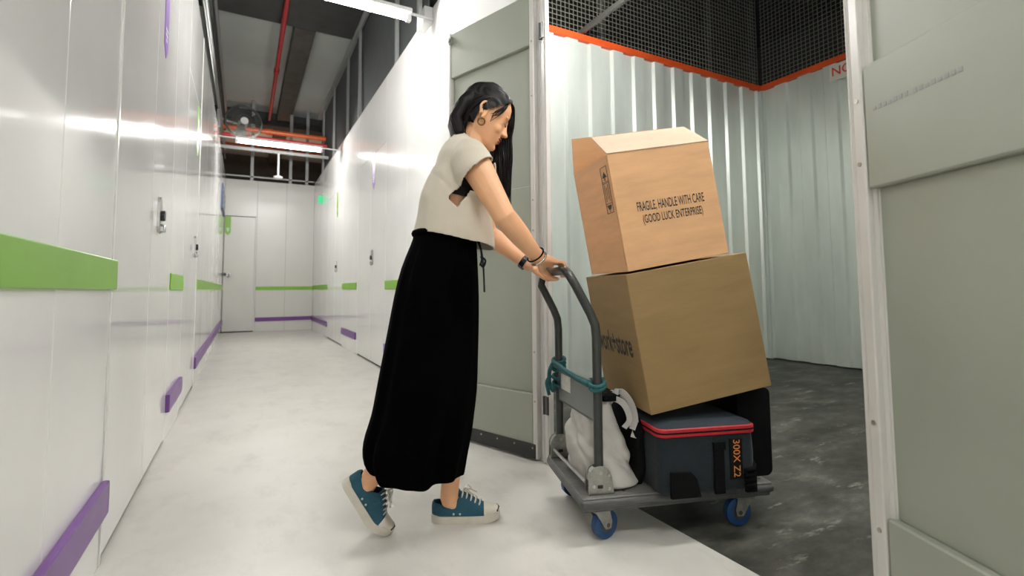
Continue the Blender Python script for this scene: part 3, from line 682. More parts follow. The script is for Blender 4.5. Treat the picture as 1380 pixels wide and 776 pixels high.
# corner guard
bm = BM(); prism(bm, [(-.15, -.002), (-.04, -.002), (-.055, .06), (-.075, .082), (-.15, .085)], 'y', -.161, -.148); obj('corner_guard', bm, 'black_fabric', cb)
bm = BM(); prism(bm, [(.135, -.002), (.176, -.002), (.176, .085), (.15, .075)], 'y', -.161, -.148)
obj('corner_guard', bm, 'black_fabric', cb)
for k in range(4):
    bm = BM(); tube(bm, [(.13, -.160, .02+.018*k), (.165, -.163, .024+.018*k), (.183, -.14, .03+.018*k), (.19, -.12, .034+.018*k)], .007, 8); obj('bungee', bm, 'black_fabric', cb, smooth=True)
lbn = fpl('name_label', .078, .128, .045, .185, 'label_black', .004)
bm = text_bm('300X Z2', width=.128, height=.026, bold=.004); place(bm, axes((.091, -.1556, .180), (0, 0, -1), (1, 0, 0))); obj('lettering', bm, 'orange_print', lbn)
# ---- black case
bc = empty('black_case', mat=TM @ Matrix.Translation((.345, 0, ZP))); tag(bc, 'black soft case standing at the front end of the trolley', 'case')
def cs(z, g): return rrect(0, 0, .068+g, .175+g, .02, z)
def prof_case(y0, y1, g=0):
    # rounded upright slab: outline in (x,z)
    pts = []
    for cx, cz, a0 in ((.045, .305, 0), (-.045, .305, PI/2), (-.045, .025, PI), (.045, .025, 3*PI/2)):
        for k in range(6):
            a = a0+PI/2*k/5; pts.append((cx+(.025+g)*math.cos(a), cz+(.025+g)*math.sin(a)))
    return pts
bm = BM(); prism(bm, prof_case(0, 0), 'y', -.17, .17); obj('shell', bm, 'black_fabric', bc, smooth=40)
bm = BM(); prism(bm, prof_case(0, 0, .003), 'y', -.06, -.05); prism(bm, prof_case(0, 0, .003), 'y', .05, .06); obj('zip_trim', bm, 'label_black', bc)
bm = BM(); tube(bm, spline([(.07, -.05, .22), (.085, -.03, .225), (.085, .03, .225), (.07, .05, .22)], 4), .008, 8); obj('grip', bm, 'label_black', bc)
# dark pouch wedged between tote and cooler
dp = empty('black_pouch', mat=TM @ Matrix.Translation((-.121, -.03, ZP))); tag(dp, 'black fabric pouch wedged between the tote bag and the cooler', 'pouch')
bm = BM(); loft(bm, [rrect(0, 0, .016, .12, .014, 0), rrect(0, 0, .018, .15, .016, .06), rrect(0, 0, .018, .14, .016, .2), rrect(0, 0, .014, .10, .012, .25)]); obj('body', bm, 'black_fabric', dp, smooth=50)
bm = BM(); tube(bm, spline([(0, -.05, .24), (-.01, -.03, .262), (-.01, .03, .262), (0, .05, .24)], 5), .006, 8); obj('strap', bm, 'black_fabric', dp, smooth=True)
# ---- tote bag
M('canvas', (.52, .50, .46), .85, var=.05, vscale=8, bump=.25, bscale=350)
M('canvas_strap', (.55, .53, .50), .85, bump=.25, bscale=350)
tb = empty('tote_bag', mat=TM @ Matrix.Translation((-.232, -.01, ZP))); tag(tb, 'crumpled white canvas tote bag on the trolley behind the handle', 'bag')
def blob(z, cx, cy, hx, hy, e=2.6, n=40):
    out = []
    for k in range(n):
        a = 2*PI*k/n; c, s = math.cos(a), math.sin(a)
        rr = (abs(c)**e+abs(s)**e)**(-1/e)
        out.append(Vector((cx+hx*rr*c, cy+hy*rr*s, z)))
    return out
rows = [blob(.0, .022, -.01, .100, .17), blob(.012, .022, -.01, .118, .185), blob(.05, .012, 0, .120, .185), blob(.10, -.004, .0, .110, .175), blob(.15, -.014, 0, .098, .165), blob(.20, -.02, 0, .085, .15), blob(.245, -.018, 0, .064, .13), blob(.285, -.004, -.015, .04, .105), blob(.315, .014, -.03, .026, .08), blob(.30, .014, -.03, .018, .07)]
bm = BM()
for i, r in enumerate(rows):
    for p in r:
        nz = mnoise.noise(Vector((p.x*14+3, p.y*14, p.z*9)))*.016
        d = Vector((p.x, p.y, 0)).normalized()
        if i: p += d*nz
loft(bm, rows)
bb = baked([bm], [('SUBSURF', dict(levels=3))])
for v in bb.verts:
    p = v.co; f_ = mnoise.noise(Vector((p.x*4+p.z*6, p.y*6-p.z*7, p.z*5))); g_ = mnoise.noise(Vector((p.x*19-p.z*15+5, p.y*17+p.z*22, p.z*13)))
    fold = (.020*(1-abs(f_)*2.0)**2*(abs(f_) < .5)+.005*g_+.013*(1-abs(math.sin(math.atan2(p.y, p.x)*2.0+p.z*11+1.6*f_+1)))**3+.005*(1-abs(math.sin(p.z*17-p.y*9+p.x*6+1.5*f_)))**3)*min(1, p.z/.05)
    d = Vector((p.x, p.y, .2*p.z)).normalized(); v.co -= d*fold
    v.co.z = max(v.co.z, 0)
obj('body', bb, 'canvas', tb, smooth=True)
def ribbon(bm, pts, wdt, t=.003, wv=(0, 1, 0)):
    wv = Vector(wv); pts = spline(pts, 5); rows = []
    for (p, u, v) in frames(pts):
        tn = u.cross(v); w_ = (wv-tn*wv.dot(tn)).normalized(); nn = tn.cross(w_)
        rows.append([p+w_*wdt/2+nn*t/2, p-w_*wdt/2+nn*t/2, p-w_*wdt/2-nn*t/2, p+w_*wdt/2-nn*t/2])
    loft(bm, rows)
for pts in ([(.02, -.09, .29), (.05, -.115, .335), (.085, -.13, .30), (.10, -.14, .24), (.085, -.145, .20)], [(.0, -.06, .30), (.02, -.10, .31), (.06, -.13, .29), (.075, -.15, .24), (.05, -.155, .21)], [(.02, -.05, .30), (.06, -.09, .325), (.095, -.12, .27), (.105, -.135, .21), (.09, -.145, .17)]):
    bm = BM(); ribbon(bm, pts, .024, wv=(.6, -.6, .3)); obj('handle', bm, 'canvas_strap', tb, smooth=60)
bm = BM(); loft(bm, [rrect(.016, -.03, .030, .085, .012, .297), rrect(.022, -.03, .036, .09, .014, .318), rrect(.022, -.03, .02, .07, .012, .326)]); obj('dark_lining', bm, 'black_fabric', tb, smooth=50)
# ================================================================== WOMAN
PB = Vector((-.82, .02, 0)); po = -PB
pe = empty('person', mat=TM @ Matrix.Translation(PB)); tag(pe, 'woman in a beige cropped top and long black skirt pushing the trolley', 'person')
M('skin', srgb(234, 178, 136), .48, sss=.08, var=.05, vscale=14)
M('lips', srgb(158, 82, 72), .4)
M('hair', (.005, .004, .0038), .45, spec=.2, var=.3, vscale=60, stretch=(1, 1, .15))
M('lash', (.008, .006, .006), .6)
M('beige_cloth', srgb(212, 203, 186), .85, var=.04, vscale=10, bump=.3, bscale=420, sheen=.1)
M('black_cloth', (.0010, .0010, .0011), .95, spec=.02, bump=.2, bscale=250)
M('black_lace', (.006, .006, .006), .7, bump=.6, bscale=300)
M('navy_cord', (.01, .016, .03), .7)
def ell(cx, cy, cz, rx, ry, rz, n=20, m=12, rot=None):
    bm = BM(); bmesh.ops.create_uvsphere(bm, u_segments=n, v_segments=m, radius=1)
    R_ = rot or Matrix.Identity(3)
    for v in bm.verts: v.co = R_ @ Vector((v.co.x*rx, v.co.y*ry, v.co.z*rz))+Vector((cx, cy, cz))
    return bm
def cap(pts, r, n=14, flat=None): bm = BM(); tube(bm, pts, r, n, flat=flat, round_ends=True); return bm
# ---- head (local: +x face, z up), then tipped down
HP = math.radians(27); HC = Vector((-.662, 0, 1.550))
HM = Matrix.Translation(HC) @ Matrix.Rotation(HP, 4, 'Y')
SL = [(.118, -.005, -.030, .012), (.112, .030, -.062, .038), (.096, .062, -.085, .056), (.07, .080, -.098, .068), (.04, .0875, -.103, .073), (.02, .0865, -.103, .0745), (.004, .0825, -.101, .074), (-.012, .0825, -.096, .072),
      (-.03, .0845, -.088, .069), (-.047, .0865, -.075, .064), (-.062, .0865, -.058, .059), (-.078, .0835, -.035, .053), (-.094, .0835, -.010, .045), (-.106, .079, .012, .034), (-.114, .066, .028, .018)]
def head_ring(z, xf, xb, hw, n=48, g=0):
    out = []
    for k in range(n):
        a = 2*PI*k/n; c, s = math.cos(a), math.sin(a)
        x = .5*(xf+xb)-.01 if False else 0
        cx = min(xf-.02, -.012)
        rx = (xf-cx if c > 0 else cx-xb)+g; e = 2.35 if c > 0 else 2.1
        rr = (abs(c)**e+abs(s)**e)**(-1/e)
        out.append(Vector((cx+rx*rr*c, (hw+g)*rr*s, z)))
    return out
def HT(bm): return place(bm, HM)
hb = BM(); loft(hb, [head_ring(*s) for s in SL])
parts = [HT(hb)]
# nose, lips, chin, brow, cheek
nb = BM(); loft(nb, [[Vector(p) for p in r] for r in (
    [(.07, -.008, .03), (.088, -.004, .03), (.088, .004, .03), (.07, .008, .03), (.06, 0, .03)],
    [(.07, -.009, .008), (.091, -.004, .010), (.091, .004, .010), (.07, .009, .008), (.06, 0, .008)],
    [(.07, -.013, -.012), (.100, -.006, -.012), (.100, .006, -.012), (.07, .013, -.012), (.06, 0, -.012)],
    [(.072, -.017, -.026), (.1085, -.008, -.025), (.1085, .008, -.025), (.072, .017, -.026), (.06, 0, -.026)],
    [(.076, -.015, -.036), (.101, -.008, -.036), (.101, .008, -.036), (.076, .015, -.036), (.06, 0, -.036)])])
parts.append(HT(nb))
for a in (ell(.1035, 0, -.028, .0085, .0095, .0085), ell(.091, -.0125, -.031, .010, .006, .007), ell(.091, .0125, -.031, .010, .006, .007),
          ell(.084, 0, -.055, .0105, .022, .007), ell(.082, 0, -.0675, .0105, .019, .007), ell(.077, 0, -.096, .013, .018, .013),
          ell(.066, -.030, .001, .0125, .014, .009), ell(.066, .030, .001, .0125, .014, .009), ell(.050, -.033, -.032, .028, .026, .026), ell(.050, .033, -.032, .028, .026, .026),
          ell(.074, -.03, .024, .013, .02, .006), ell(.074, .03, .024, .013, .02, .006)): parts.append(HT(a))
for s in (-1, 1):   # ears
    R_ = Matrix.Rotation(s*-.35, 3, 'Z') @ Matrix.Rotation(-.18, 3, 'Y')
    parts.append(HT(ell(-.014, s*.076, -.004, .011, .007, .024, rot=R_)))
    e = BM(); pts = [R_ @ Vector((.017*math.cos(a)*(1 if math.sin(a) > 0 else .8)-.004, s*.004, .030*math.sin(a)))+Vector((-.014, s*.078, -.004)) for a in [(-.45+1.65*k/12)*PI for k in range(13)]]
    tube(e, pts, .0052, 8, round_ends=True); parts.append(HT(e)); parts.append(HT(ell(-.008, s*.076, -.034, .008, .005, .009)))
# neck and torso
parts.append(cap([(-.735, 0, 1.40), (-.715, 0, 1.45), (-.700, 0, 1.50), (-.69, 0, 1.54)], [.058, .052, .049, .052], 20))
parts.append(cap([(-.665, 0, 1.475), (-.645, 0, 1.455)], [.035, .025], 16))
def tor(cx, z, hd, hw, tilt=0, n=28): return [Vector((cx+hd*math.cos(a), hw*math.sin(a), z-tilt*hd*math.cos(a))) for a in [2*PI*k/n for k in range(n)]]
tb_ = BM(); loft(tb_, [tor(-.84, .86, .11, .155), tor(-.84, .95, .115, .16), tor(-.82, 1.05, .09, .125), tor(-.80, 1.14, .088, .12, .1), tor(-.78, 1.23, .098, .128, .2), tor(-.762, 1.30, .100, .135, .3), tor(-.75, 1.355, .080, .135, .35), tor(-.742, 1.39, .055, .09, .35), tor(-.735, 1.43, .04, .05, .35)]); parts.append(tb_)
# legs
parts.append(cap([(-.84, -.085, .92), (-.86, -.075, .72), (-.89, -.045, .50), (-.985, -.02, .34), (-1.085, .0, .20)], [.085, .072, .055, .05, .036], 16))
parts.append(cap([(-.82, .085, .92), (-.79, .08, .72), (-.765, .065, .50), (-.775, .06, .34), (-.795, .055, .15), (-.80, .055, .085)], [.085, .072, .053, .052, .035, .034], 16))
# feet blocks inside the shoes
parts.append(cap([(-.80, .06, .085), (-.765, .06, .045), (-.69, .05, .032)], [.034, .026, .017], 12))
parts.append(cap([(-1.085, 0, .2), (-1.10, .005, .15), (-1.075, .01, .09)], [.036, .026, .017], 12))
# arms
RS, RE, RW = Vector((-.732, -.158, 1.340)), Vector((-.628, -.215, 1.128)), Vector((-.483, -.125, .985))
LS, LE, LW = Vector((-.725, .160, 1.345)), Vector((-.62, .215, 1.115)), Vector((-.462, .135, .975))
def arm(S, E_, W_):
    d1 = (E_-S); d2 = (W_-E_)
    return cap([S+Vector((-.01, -S.y*.3, .012)), S, S+d1*.25, S+d1*.55, S+d1*.85, E_, E_+d2*.18, E_+d2*.45, E_+d2*.75, W_], [.05, .057, .054, .0475, .0415, .040, .041, .038, .030, .0255], 18)
parts += [arm(RS, RE, RW), arm(LS, LE, LW)]
def hand(W_, yc, side, kx=.0):
    out = []; xb, zb = BX, BZ
    ys = [yc+side*o for o in (.033, .012, -.009, -.029)]       # index .. little
    rad = (.0092, .0095, .0090, .0078); ln = (1.0, 1.04, 1.0, .9)
    for y, r, l in zip(ys, rad, ln):
        k = Vector((xb-.018, y, zb+.034)); out.append(cap([W_+Vector((.0, (y-yc)*.35, .0)), W_.lerp(k, .5)+Vector((0, (y-yc)*.25, .004)), k], [.020, .0165, .0122], 12))
        out.append(cap([k, Vector((xb+.014*l, y+side*.001, zb+.0325)), Vector((xb+.031*l, y, zb+.006)), Vector((xb+.0235, y-side*.001, zb-.0185))], [r*1.12, r, r*.95, r*.82], 10))
    out.append(cap([W_+Vector((.012, side*.012, -.008)), Vector((xb-.050, yc+side*.045, zb+.006)), Vector((xb-.026, yc+side*.052, zb-.016)), Vector((xb-.004, yc+side*.050, zb-.029)), Vector((xb+.012, yc+side*.047, zb-.028))], [.018, .0145, .0115, .0095, .008], 12))
    out.append(cap([W_, Vector((xb-.035, yc, zb+.028))], [.0215, .019], 14, flat=(.75, 1.35)))
    return out
parts += hand(RW, -.085, 1); parts += hand(LW, .10, -1)
body = union(parts, .0032, 5, .5)
obj('body', body, 'skin', pe, smooth=True, off=po)
# face details
for s in (-1, 1):
    fd = BM(); tube(fd, [(.083, s*.019, -.002), (.0865, s*.027, -.0055), (.084, s*.037, -.0055), (.076, s*.047, -.001)], [.0012, .0018, .0018, .001], 6)
    obj('eyelashes', HT(fd), 'lash', pe, off=po)
for s in (-1, 1):
    fd = BM(); tube(fd, [(.0865, s*.014, .024), (.0855, s*.028, .0285), (.077, s*.044, .026)], [.0018, .0024, .001], 6, flat=(1.6, .7))
    obj('eyebrow', HT(fd), 'lash', pe, off=po)
lp = baked([ell(.0865, 0, -.0555, .0105, .024, .0056), ell(.0842, 0, -.0668, .0108, .021, .0060)], [('REMESH', dict(mode='VOXEL', voxel_size=.0015)), ('SMOOTH', dict(factor=.5, iterations=2))])
obj('lips', HT(lp), 'lips', pe, smooth=True, off=po)
# ---- hair
def hair_keep(p):      # p in head frame
    x, y, z = p
    if y < .0:
        hl = (.066 if z > .085 else .066-(.085-z)*.75) if z > .02 else .017-(.02-z)*1.1
        if z < -.02: hl = -.03
        return x < hl
    return x < .075
hs = [BM()]
loft(hs[0], [head_ring(z*1.0+.006 if i == 0 else z, xf, xb, hw, g=.013) for i, (z, xf, xb, hw) in enumerate([(.128, -.005, -.03, .012)]+SL[1:11])])
HT(hs[0])
for y in (-.05, -.025, 0, .025, .05):
    hs.append(cap([HM @ Vector((-.078, y, .04)), HM @ Vector((-.094, y*1.15, -.01)), Vector((-.782, y*1.1, 1.525)), Vector((-.770, y*1.0, 1.475)), Vector((-.742, y*.9+.02, 1.43))], [.026, .027, .026, .023, .016], 10))
hc = union(hs, .004, 14)
HI = HM.inverted()
dele = [f for f in hc.faces if not hair_keep(HI @ f.calc_center_median()) and (HI @ f.calc_center_median()).z > -.09 and (HI @ f.calc_center_median()).x > -.06]
bmesh.ops.delete(hc, geom=dele, context='FACES')
for v in hc.verts:     # combed ridges
    q = HI @ v.co; a = math.atan2(q.z-.02, q.x+.02)
    v.co += (v.co-HC).normalized()*.0022*math.sin(q.y*420+6*mnoise.noise(q*18))
random.seed(11)
def strand(b, pts, r, n=5): tube(b, spline(pts, 4), [r*(.55+.45*math.sin(min(1, (k+.5)/6)*PI/2)) if k < 6 else r*max(.15, 1-.75*max(0, (k/(4*(len(pts)-1))-.6)/.4)) for k in range(4*(len(pts)-1)+1)], n)
def jit(s): return random.uniform(-s, s)
# near side: combed from the parting back behind the ear to the collar
for k in range(90):
    t = random.random(); x0 = .062-.12*t
    st_ = Vector((x0, -.004, .119-.9*(x0+.005)**2*8 if abs(x0) < .08 else .10)); st_.z = .128-3.2*(x0+.015)**2
    m1 = Vector((x0*.75-.02, -.052+jit(.004), .098-.15*t)); m2 = Vector((-.025-.055*t+jit(.006), -.084+jit(.003)+.012*t, .040)); m3 = Vector((-.055-.045*t+jit(.005), -.076+.03*t+jit(.004), -.015))
    e0 = Vector((-.775+jit(.012)+.03*(1-t), -.055+.05*t+jit(.008), 1.50)); e1 = Vector((-.762+jit(.012)+.02*(1-t), -.03+.05*t+jit(.01), 1.455))
    strand(hc, [HM @ st_, HM @ m1, HM @ m2, HM @ m3, e0, e1], random.uniform(.0025, .0045))
# far side: long lengths hanging beside and in front of the face
for k in range(190):
    t = random.random(); x0 = .064-.10*t
    st_ = Vector((x0, .004, .128-3.2*(x0+.015)**2))
    m1 = Vector((x0*.9+.032*(1-t), .046+jit(.006), .102-.06*t)); m2 = Vector((.116-.125*t+jit(.006), .064+jit(.012), .04-.03*t))
    xe = -.541-.080*t+jit(.006)
    m3 = Vector((xe-.004, .082+jit(.018), 1.50+jit(.01))); m4 = Vector((xe-.004+jit(.006), .085+jit(.022), 1.40)); ze = random.choice((1.235, 1.27, 1.29, 1.31))+jit(.025)-.02*(1-t)
    e1 = Vector((xe-.012*(1-t)+.012*t+jit(.008), .08+jit(.022), ze))
    strand(hc, [HM @ st_, HM @ m1, HM @ m2, m3, m4, e1], random.uniform(.0022, .0042))
for k in range(8):     # a few loose wisps by the temple
    strand(hc, [HM @ Vector((.05, -.03, .105)), HM @ Vector((.052+jit(.01), -.066, .05)), HM @ Vector((.035+jit(.012), -.074, .01)), HM @ Vector((.022+jit(.01), -.074, -.02+jit(.015)))], .0018)
obj('hair', hc, 'hair', pe, smooth=True, off=po)
# earring
M('gold_dark', (.16, .09, .035), .3, metal=.9)
er = BM(); ec = HM @ Vector((-.004, -.082, -.052))
tube(er, [ec+Vector((.013*math.cos(a), jit(.0), .014*math.sin(a))) for a in [2*PI*k/18 for k in range(19)]], .0032, 8); obj('earring', er, 'gold_dark', pe, smooth=True, off=po)
# ---- black bralette under the top
br = BM(); loft(br, [tor(-.782, 1.215, .105, .134, .2), tor(-.772, 1.26, .107, .139, .25), tor(-.762, 1.30, .108, .142, .3)], cap=False); obj('bralette', br, 'black_lace', pe, smooth=True, off=po)
# ---- cropped top
def sring(b, f_, hw, e=2.3, n=40, sq=0):
    (bx, bz), (fx, fz) = b, f_; cx, cz = (bx+fx)/2, (bz+fz)/2; out = []
    for k in range(n):
        a = 2*PI*k/n; c, s = math.cos(a), math.sin(a); rr = (abs(c)**e+abs(s)**e)**(-1/e)
        out.append(Vector((cx+(fx-bx)/2*rr*c, hw*rr*s, cz+(fz-bz)/2*rr*c)))
    return out
t1 = BM(); loft(t1, [sring((-.932, 1.085), (-.648, 1.015), .158), sring((-.930, 1.12), (-.647, 1.05), .160), sring((-.916, 1.215), (-.648, 1.15), .160), sring((-.882, 1.315), (-.640, 1.26), .162), sring((-.848, 1.385), (-.648, 1.345), .156), sring((-.815, 1.435), (-.665, 1.395), .120), sring((-.790, 1.466), (-.676, 1.425), .072), sring((-.776, 1.489), (-.676, 1.452), .062), sring((-.772, 1.505), (-.672, 1.47), .060)])
tp = [t1]
for s, S, E_ in ((-1, RS, RE), (1, LS, LE)):
    d1 = (E_-S)
    tp.append(cap([(-.738, s*.06, 1.408), (-.738, s*.12, 1.372), S+Vector((-.008, s*.002, -.004)), S+d1*.24+Vector((-.014, s*.004, 0))], [.038, .054, .067, .074], 20))
top = union(tp, .0065, 6)
def cut(bm_, p, n_):
    bmesh.ops.bisect_plane(bm_, geom=bm_.verts[:]+bm_.edges[:]+bm_.faces[:], plane_co=p, plane_no=n_, clear_outer=True)
cut(top, (-.93, 0, 1.092), (-.225, 0, -1)); cut(top, (-.772, 0, 1.484), (.86, 0, 1))
dele = []
for f in top.faces:
    c = f.calc_center_median(); s = -1 if c.y < 0 else 1
    S, E_ = (RS, RE) if s < 0 else (LS, LE)
    d1 = (E_-S).normalized(); along = (c-S).dot(d1); rad = ((c-S)-d1*along).length
    kill = False
    if abs(c.y) > .10 and along > .052-.30*(c.x+.71) and c.x > -.83 and rad < .17 and c.z > 1.16:
        # open sleeve and deep armhole ending in a point
        kill = kill or abs(c.y) > .185 or (c.z > 1.165+abs(c.x+.788)*1.25)
    if kill: dele.append(f)
bmesh.ops.delete(top, geom=dele, context='FACES')
for v in top.verts:
    p = v.co; dr = Vector((p.x+.79, p.y*1.2, 0)); dr = dr.normalized() if dr.length > 1e-4 else dr
    v.co += dr*(.010*mnoise.noise(Vector((p.x*6+p.z*10, p.y*7, p.z*8)))+.007*mnoise.noise(Vector((p.x*13+p.z*9, p.y*12, p.z*5)))-.010*max(0, 1-abs(p.z-1.22+(p.x+.80)*1.1)/.02)*max(0, 1-abs(p.x+.82)/.08))
    if p.z < 1.2 and p.x > -.72: v.co += Vector((.012*(1.2-p.z)/.15, 0, 0))
top2 = baked([top], [('SMOOTH', dict(factor=.5, iterations=3)), ('SOLIDIFY', dict(thickness=.004, offset=0))])
obj('cropped_top', top2, 'beige_cloth', pe, smooth=True, off=po)
# ---- long black skirt
KS = [(1.098, -.934, -.712, .128), (1.075, -.938, -.703, .132), (1.05, -.944, -.700, .140), (.96, -.984, -.697, .172), (.85, -1.008, -.692, .185), (.72, -1.030, -.694, .19), (.60, -1.052, -.698, .19), (.5, -1.070, -.70, .19), (.42, -1.083, -.712, .185), (.36, -1.106, -.718, .18), (.31, -1.115, -.728, .172), (.262, -1.110, -.738, .16), (.208, -1.088, -.748, .15)]
rows = []; n = 96
for i, (z, xb, xf, hw) in enumerate(KS):
    cx = (xb+xf)/2; hd = (xf-xb)/2; r = []
    amp = .0 if i < 2 else min(.012, .0012*i)
    for k in range(n):
        a = 2*PI*k/n; c, s = math.cos(a), math.sin(a); e = 2.25; rr = (abs(c)**e+abs(s)**e)**(-1/e)
        fold = 1+amp/hw*(math.sin(a*9+1.3+i*.12)+.6*math.sin(a*14+i*.2))*(abs(s)**.5) + (.012*math.sin(a*38) if 0 < i < 4 else 0)
        zz = z
        if i == len(KS)-1: zz = z-.012*math.sin(a*3+.6)+.012*max(0, -c)-.012*max(0, c)
        r.append(Vector((cx+hd*rr*c*(1 if abs(c) > .9 else fold), hw*rr*s*fold, zz)))
    rows.append(r)
kb = BM(); loft(kb, rows, cap=False)
kb = baked([kb], [('SOLIDIFY', dict(thickness=.005, offset=-1)), ('SUBSURF', dict(levels=1))])
sk = obj('skirt', kb, 'black_cloth', pe, smooth=True, off=po)
bm = BM(); tube(bm, [(p.x*1.0-.0, p.y*1.03, p.z-.012) for p in rows[0]]+[(rows[0][0].x, rows[0][0].y*1.03, rows[0][0].z-.012)], .012, 8); obj('waistband', bm, 'black_cloth', sk, smooth=True, off=po)
bm = BM()
tube(bm, spline([(-.698, -.03, 1.075), (-.688, -.035, 1.03), (-.684, -.035, .99), (-.69, -.03, .965)], 5), .0035, 6); tube(bm, spline([(-.70, -.01, 1.07), (-.683, -.02, 1.02), (-.675, -.02, .95), (-.672, -.02, .865)], 5), .0035, 6); tube(bm, spline([(-.688, -.03, 1.0), (-.67, -.035, .985), (-.678, -.03, .96), (-.69, -.03, .975)], 4), .004, 6)
obj('drawstring', bm, 'navy_cord', sk, smooth=True, off=po)
# ---- watch and bracelets
def wristring(W_, E_, t, r, sq=1.0, n=24):
    c = W_.lerp(E_, t); ax = (W_-E_).normalized(); u = ax.cross(Vector((0, 1, 0))).normalized(); v = ax.cross(u)
    return c, ax, u, v
M('silver', (.7, .68, .64), .2, metal=1); M('watch_black', (.008, .009, .012), .25)
c, ax, u, v = wristring(LW, LE, .10, .03)
bm = BM(); rr = []
for o, g in ((-.011, 0), (-.011, .0035), (.011, .0035), (.011, 0)): rr.append([c+ax*o+(u*math.cos(a)+v*math.sin(a))*(.031+g) for a in [2*PI*k/24 for k in range(24)]])
loft(bm, rr+[rr[0]], cap=False); wt = obj('watch', bm, 'watch_black', pe, smooth=50, off=po)
bm = BM(); place(box(bm, -.013, .013, -.016, .016, 0, .009, .003, 2), axes(c-v*.031, ax, u)); 
place(bm, Matrix.Identity(4)); obj('watch_face', bm, 'watch_black', wt, off=po)
c, ax, u, v = wristring(RW, RE, .02, .03)
br_ = BM()
for k in range(16):
    a = 2*PI*k/16; p = c+(u*math.cos(a)+v*math.sin(a))*.0315; t_ = (-u*math.sin(a)+v*math.cos(a))
    tube(br_, [p-t_*.0062, p+t_*.0062], .0048, 8, round_ends=True)
obj('chain_bracelet', br_, 'silver', pe, smooth=True, off=po)
c, ax, u, v = wristring(RW, RE, .11, .03)
bm = BM(); tube(bm, [c+(u*math.cos(a)+v*math.sin(a))*.034 for a in [2*PI*k/24 for k in range(25)]], .0028, 8); obj('cord_bracelet', bm, 'black_cloth', pe, smooth=True, off=po)
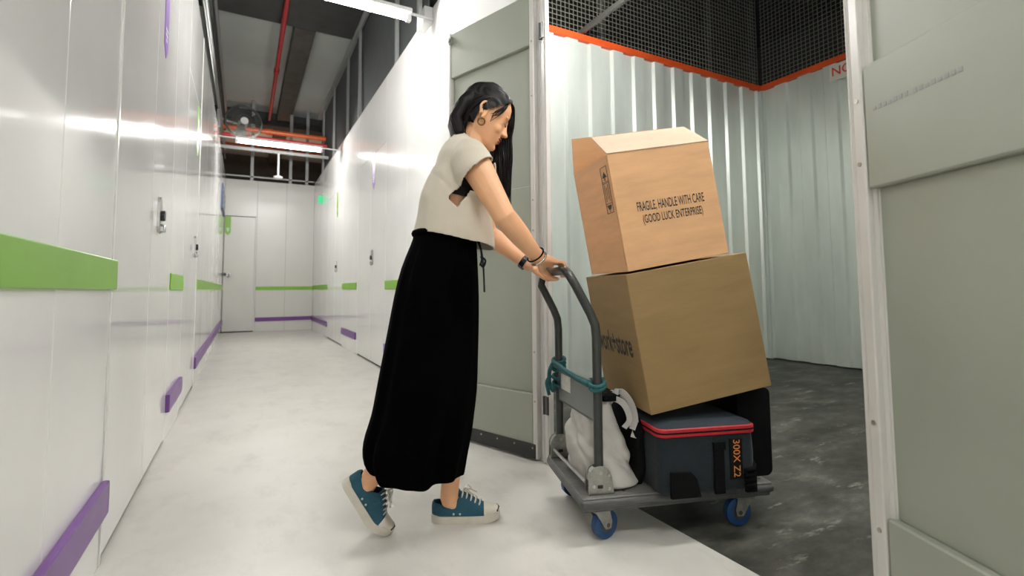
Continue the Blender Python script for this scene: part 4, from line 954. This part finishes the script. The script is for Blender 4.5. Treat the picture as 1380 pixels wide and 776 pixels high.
# ---- canvas shoes (local: +x toe, z up, sole at z = 0)
M('teal_canvas', srgb(38, 84, 102), .85, bump=.4, bscale=380, var=.1, vscale=12)
M('rubber_white', srgb(206, 200, 186), .6, var=.08, vscale=25)
M('lace', srgb(205, 202, 192), .8)
M('shoe_dark', (.01, .012, .015), .6)
SH = .262
def outline(x):     # half width inner/outer along the length 0..1
    t = x; w_ = .030+.012*math.sin(min(1, t/.75)*PI*.5) if t < .75 else .042
    if t < .12: w_ *= math.sqrt(max(0, 1-((.12-t)/.12)**2))*.9+.1
    if t > .78: w_ *= math.sqrt(max(0, 1-((t-.78)/.225)**2))
    return max(w_, .002)
def bend(p):        # slight toe spring
    t = p.x/SH
    return Vector((p.x, p.y, p.z+.010*max(0, (t-.70)/.3)**2))
def shoe(name, bendang=0):
    root = empty(name); N = 26
    ts = [0.004+.992*k/(N-1) for k in range(N)]
    def bnd(p):
        p = bend(p); t = p.x/SH
        if bendang and t > .66:      # toe box flat while the heel is lifted
            a = -bendang*min(1, (t-.66)/.14); px = .66*SH; d = p-Vector((px, 0, 0)); ca, sa = math.cos(a), math.sin(a)
            p = Vector((px+d.x*ca+d.z*sa, p.y, -d.x*sa+d.z*ca))
        return p
    def solid(z0f, z1f, wf, sel=lambda t: True, dz=0):
        bm = BM(); rows = []
        for t in ts:
            if not sel(t): continue
            w_ = outline(t)*wf; z0, z1 = z0f(t), z1f(t); x = t*SH
            rows.append([bnd(Vector((x, y, z))) for y, z in ((-w_, z0), (-w_, z1), (0, z1), (w_, z1), (w_, z0), (0, z0))])
        loft(bm, rows); return bm
    sole = solid(lambda t: 0, lambda t: .027+.004*(t > .8)+.003*(t < .1), 1.06)
    so = obj('sole', sole, 'rubber_white', root, smooth=50)
    st_ = solid(lambda t: .011, lambda t: .0135, 1.075); obj('sole_stripe', st_, 'shoe_dark' if False else 'lace', so, smooth=50)
    # upper: cross-section arches
    def hgt(t):
        P = [(0, .068), (.06, .084), (.2, .074), (.33, .084), (.42, .106), (.5, .098), (.62, .078), (.72, .062), (.82, .049), (.93, .039), (1, .027)]
        for (a, ha), (b, hb_) in zip(P, P[1:]):
            if a <= t <= b: return ha+(hb_-ha)*(t-a)/(b-a)
        return .03
    def arch(t, g=1.0, m=11, dz=0):
        w_ = outline(t)*.985*g; h = hgt(t)+dz; out = []
        for k in range(m):
            a = PI*k/(m-1); out.append(bnd(Vector((t*SH, -w_*math.copysign(abs(math.cos(a))**.6, math.cos(a)), .022+(h-.022)*abs(math.sin(a))**.75))))
        return out
    bm = BM(); rows = []
    for t in ts: rows.append(arch(t))
    # open the ankle: drop the top verts between t=.05 and .40 outwards
    vr = [[bm.verts.new(p) for p in r] for r in rows]
    for i, (a, b) in enumerate(zip(vr, vr[1:])):
        for j in range(10):
            t = (ts[i]+ts[i+1])/2
            if .04 < t < .40 and 3 <= j <= 6: continue
            bm.faces.new((a[j], a[j+1], b[j+1], b[j]))
    bm.faces.new(vr[0])
    up_ = baked([bm], [('SOLIDIFY', dict(thickness=.003, offset=-1)), ('SUBSURF', dict(levels=1))])
    uo = obj('upper', up_, 'teal_canvas', root, smooth=True)
    bm = BM(); loft(bm, [arch(t, 1.03, 11, .0022) for t in (.76, .80, .84, .88, .92, .95, .975, .99)], cap=False, closed=False)
    bm = baked([bm], [('SOLIDIFY', dict(thickness=.003, offset=0)), ('SUBSURF', dict(levels=1))])
    tc_ = obj('toe_cap', bm, 'rubber_white', root, smooth=True)
    bm = BM(); tube(bm, [bnd(Vector((SH*(.982-.9*abs(y)), y*1.0, .0345-abs(y)*.1))) for y in (-.03, -.018, 0, .018, .03)], .0028, 6); obj('toe_smile', bm, 'shoe_dark', tc_)
    for k in range(5):
        t = .46+.062*k; h = hgt(t)
        bm = BM(); p = [bnd(Vector((t*SH+.004*q, y, .022+(h-.022)*math.sqrt(max(0, 1-(y/outline(t))**2))*1.0+.005)))for q, y in ((-1, -.024), (0, -.012), (0, 0), (0, .012), (1, .024))]
        tube(bm, p, .0032, 6, round_ends=True); obj('lace', bm, 'lace', uo, smooth=True)
        for s in (-1, 1):
            bm = BM(); e_ = bnd(Vector((t*SH, s*.0265, .022+(h-.022)*.72))); tube(bm, [e_+Vector((0, -s*.001, -.002)), e_+Vector((0, s*.0025, .001))], .0035, 8); obj('eyelet', bm, 'lace', uo)
    bm = BM(); q = bnd(Vector((.47*SH, 0, .112)))
    for s in (-1, 1):
        tube(bm, spline([q, q+Vector((.012, s*.018, .010)), q+Vector((.03, s*.024, -.008)), q+Vector((.012, s*.010, -.004)), q], 5), .0026, 6); tube(bm, spline([q, q+Vector((.02, s*.01, -.002)), q+Vector((.05, s*.022, -.02))], 5), .0024, 6)
    obj('lace_bow', bm, 'lace', uo, smooth=True)
    bm = BM(); tube(bm, [bnd(Vector((.42*SH, 0, .100))), bnd(Vector((.38*SH, 0, .114))), bnd(Vector((.36*SH, 0, .122)))], [.016, .017, .012], 10, flat=(.25, 1.1)); obj('tongue', bm, 'teal_canvas', root, smooth=True)
    for x in (.33, .42):
        bm = BM(); cyl(bm, (x*SH, -outline(x)*.96, .036), (x*SH, -outline(x)*1.02, .036), .004, 8); obj('vent_eyelet', bm, 'lace', root)
    return root
s1 = shoe('shoe'); s1.parent = pe; s1.location = Vector((-.866, .078, 0))+po; s1.rotation_euler = (0, 0, math.radians(-7)); s1['label'] = 'teal canvas shoe flat on the floor'
s2 = shoe('shoe', math.radians(15)); s2.parent = pe; s2['label'] = 'teal canvas shoe with the heel lifted'
s2.rotation_euler = (0, math.radians(57), math.radians(-4)); s2.location = Vector((-1.184, .012, .228))+po
bpy.context.view_layer.update()
zmin = min((c.matrix_world @ v.co).z for c in s2.children_recursive if c.type == 'MESH' for v in c.data.vertices)
s2.location.z -= zmin
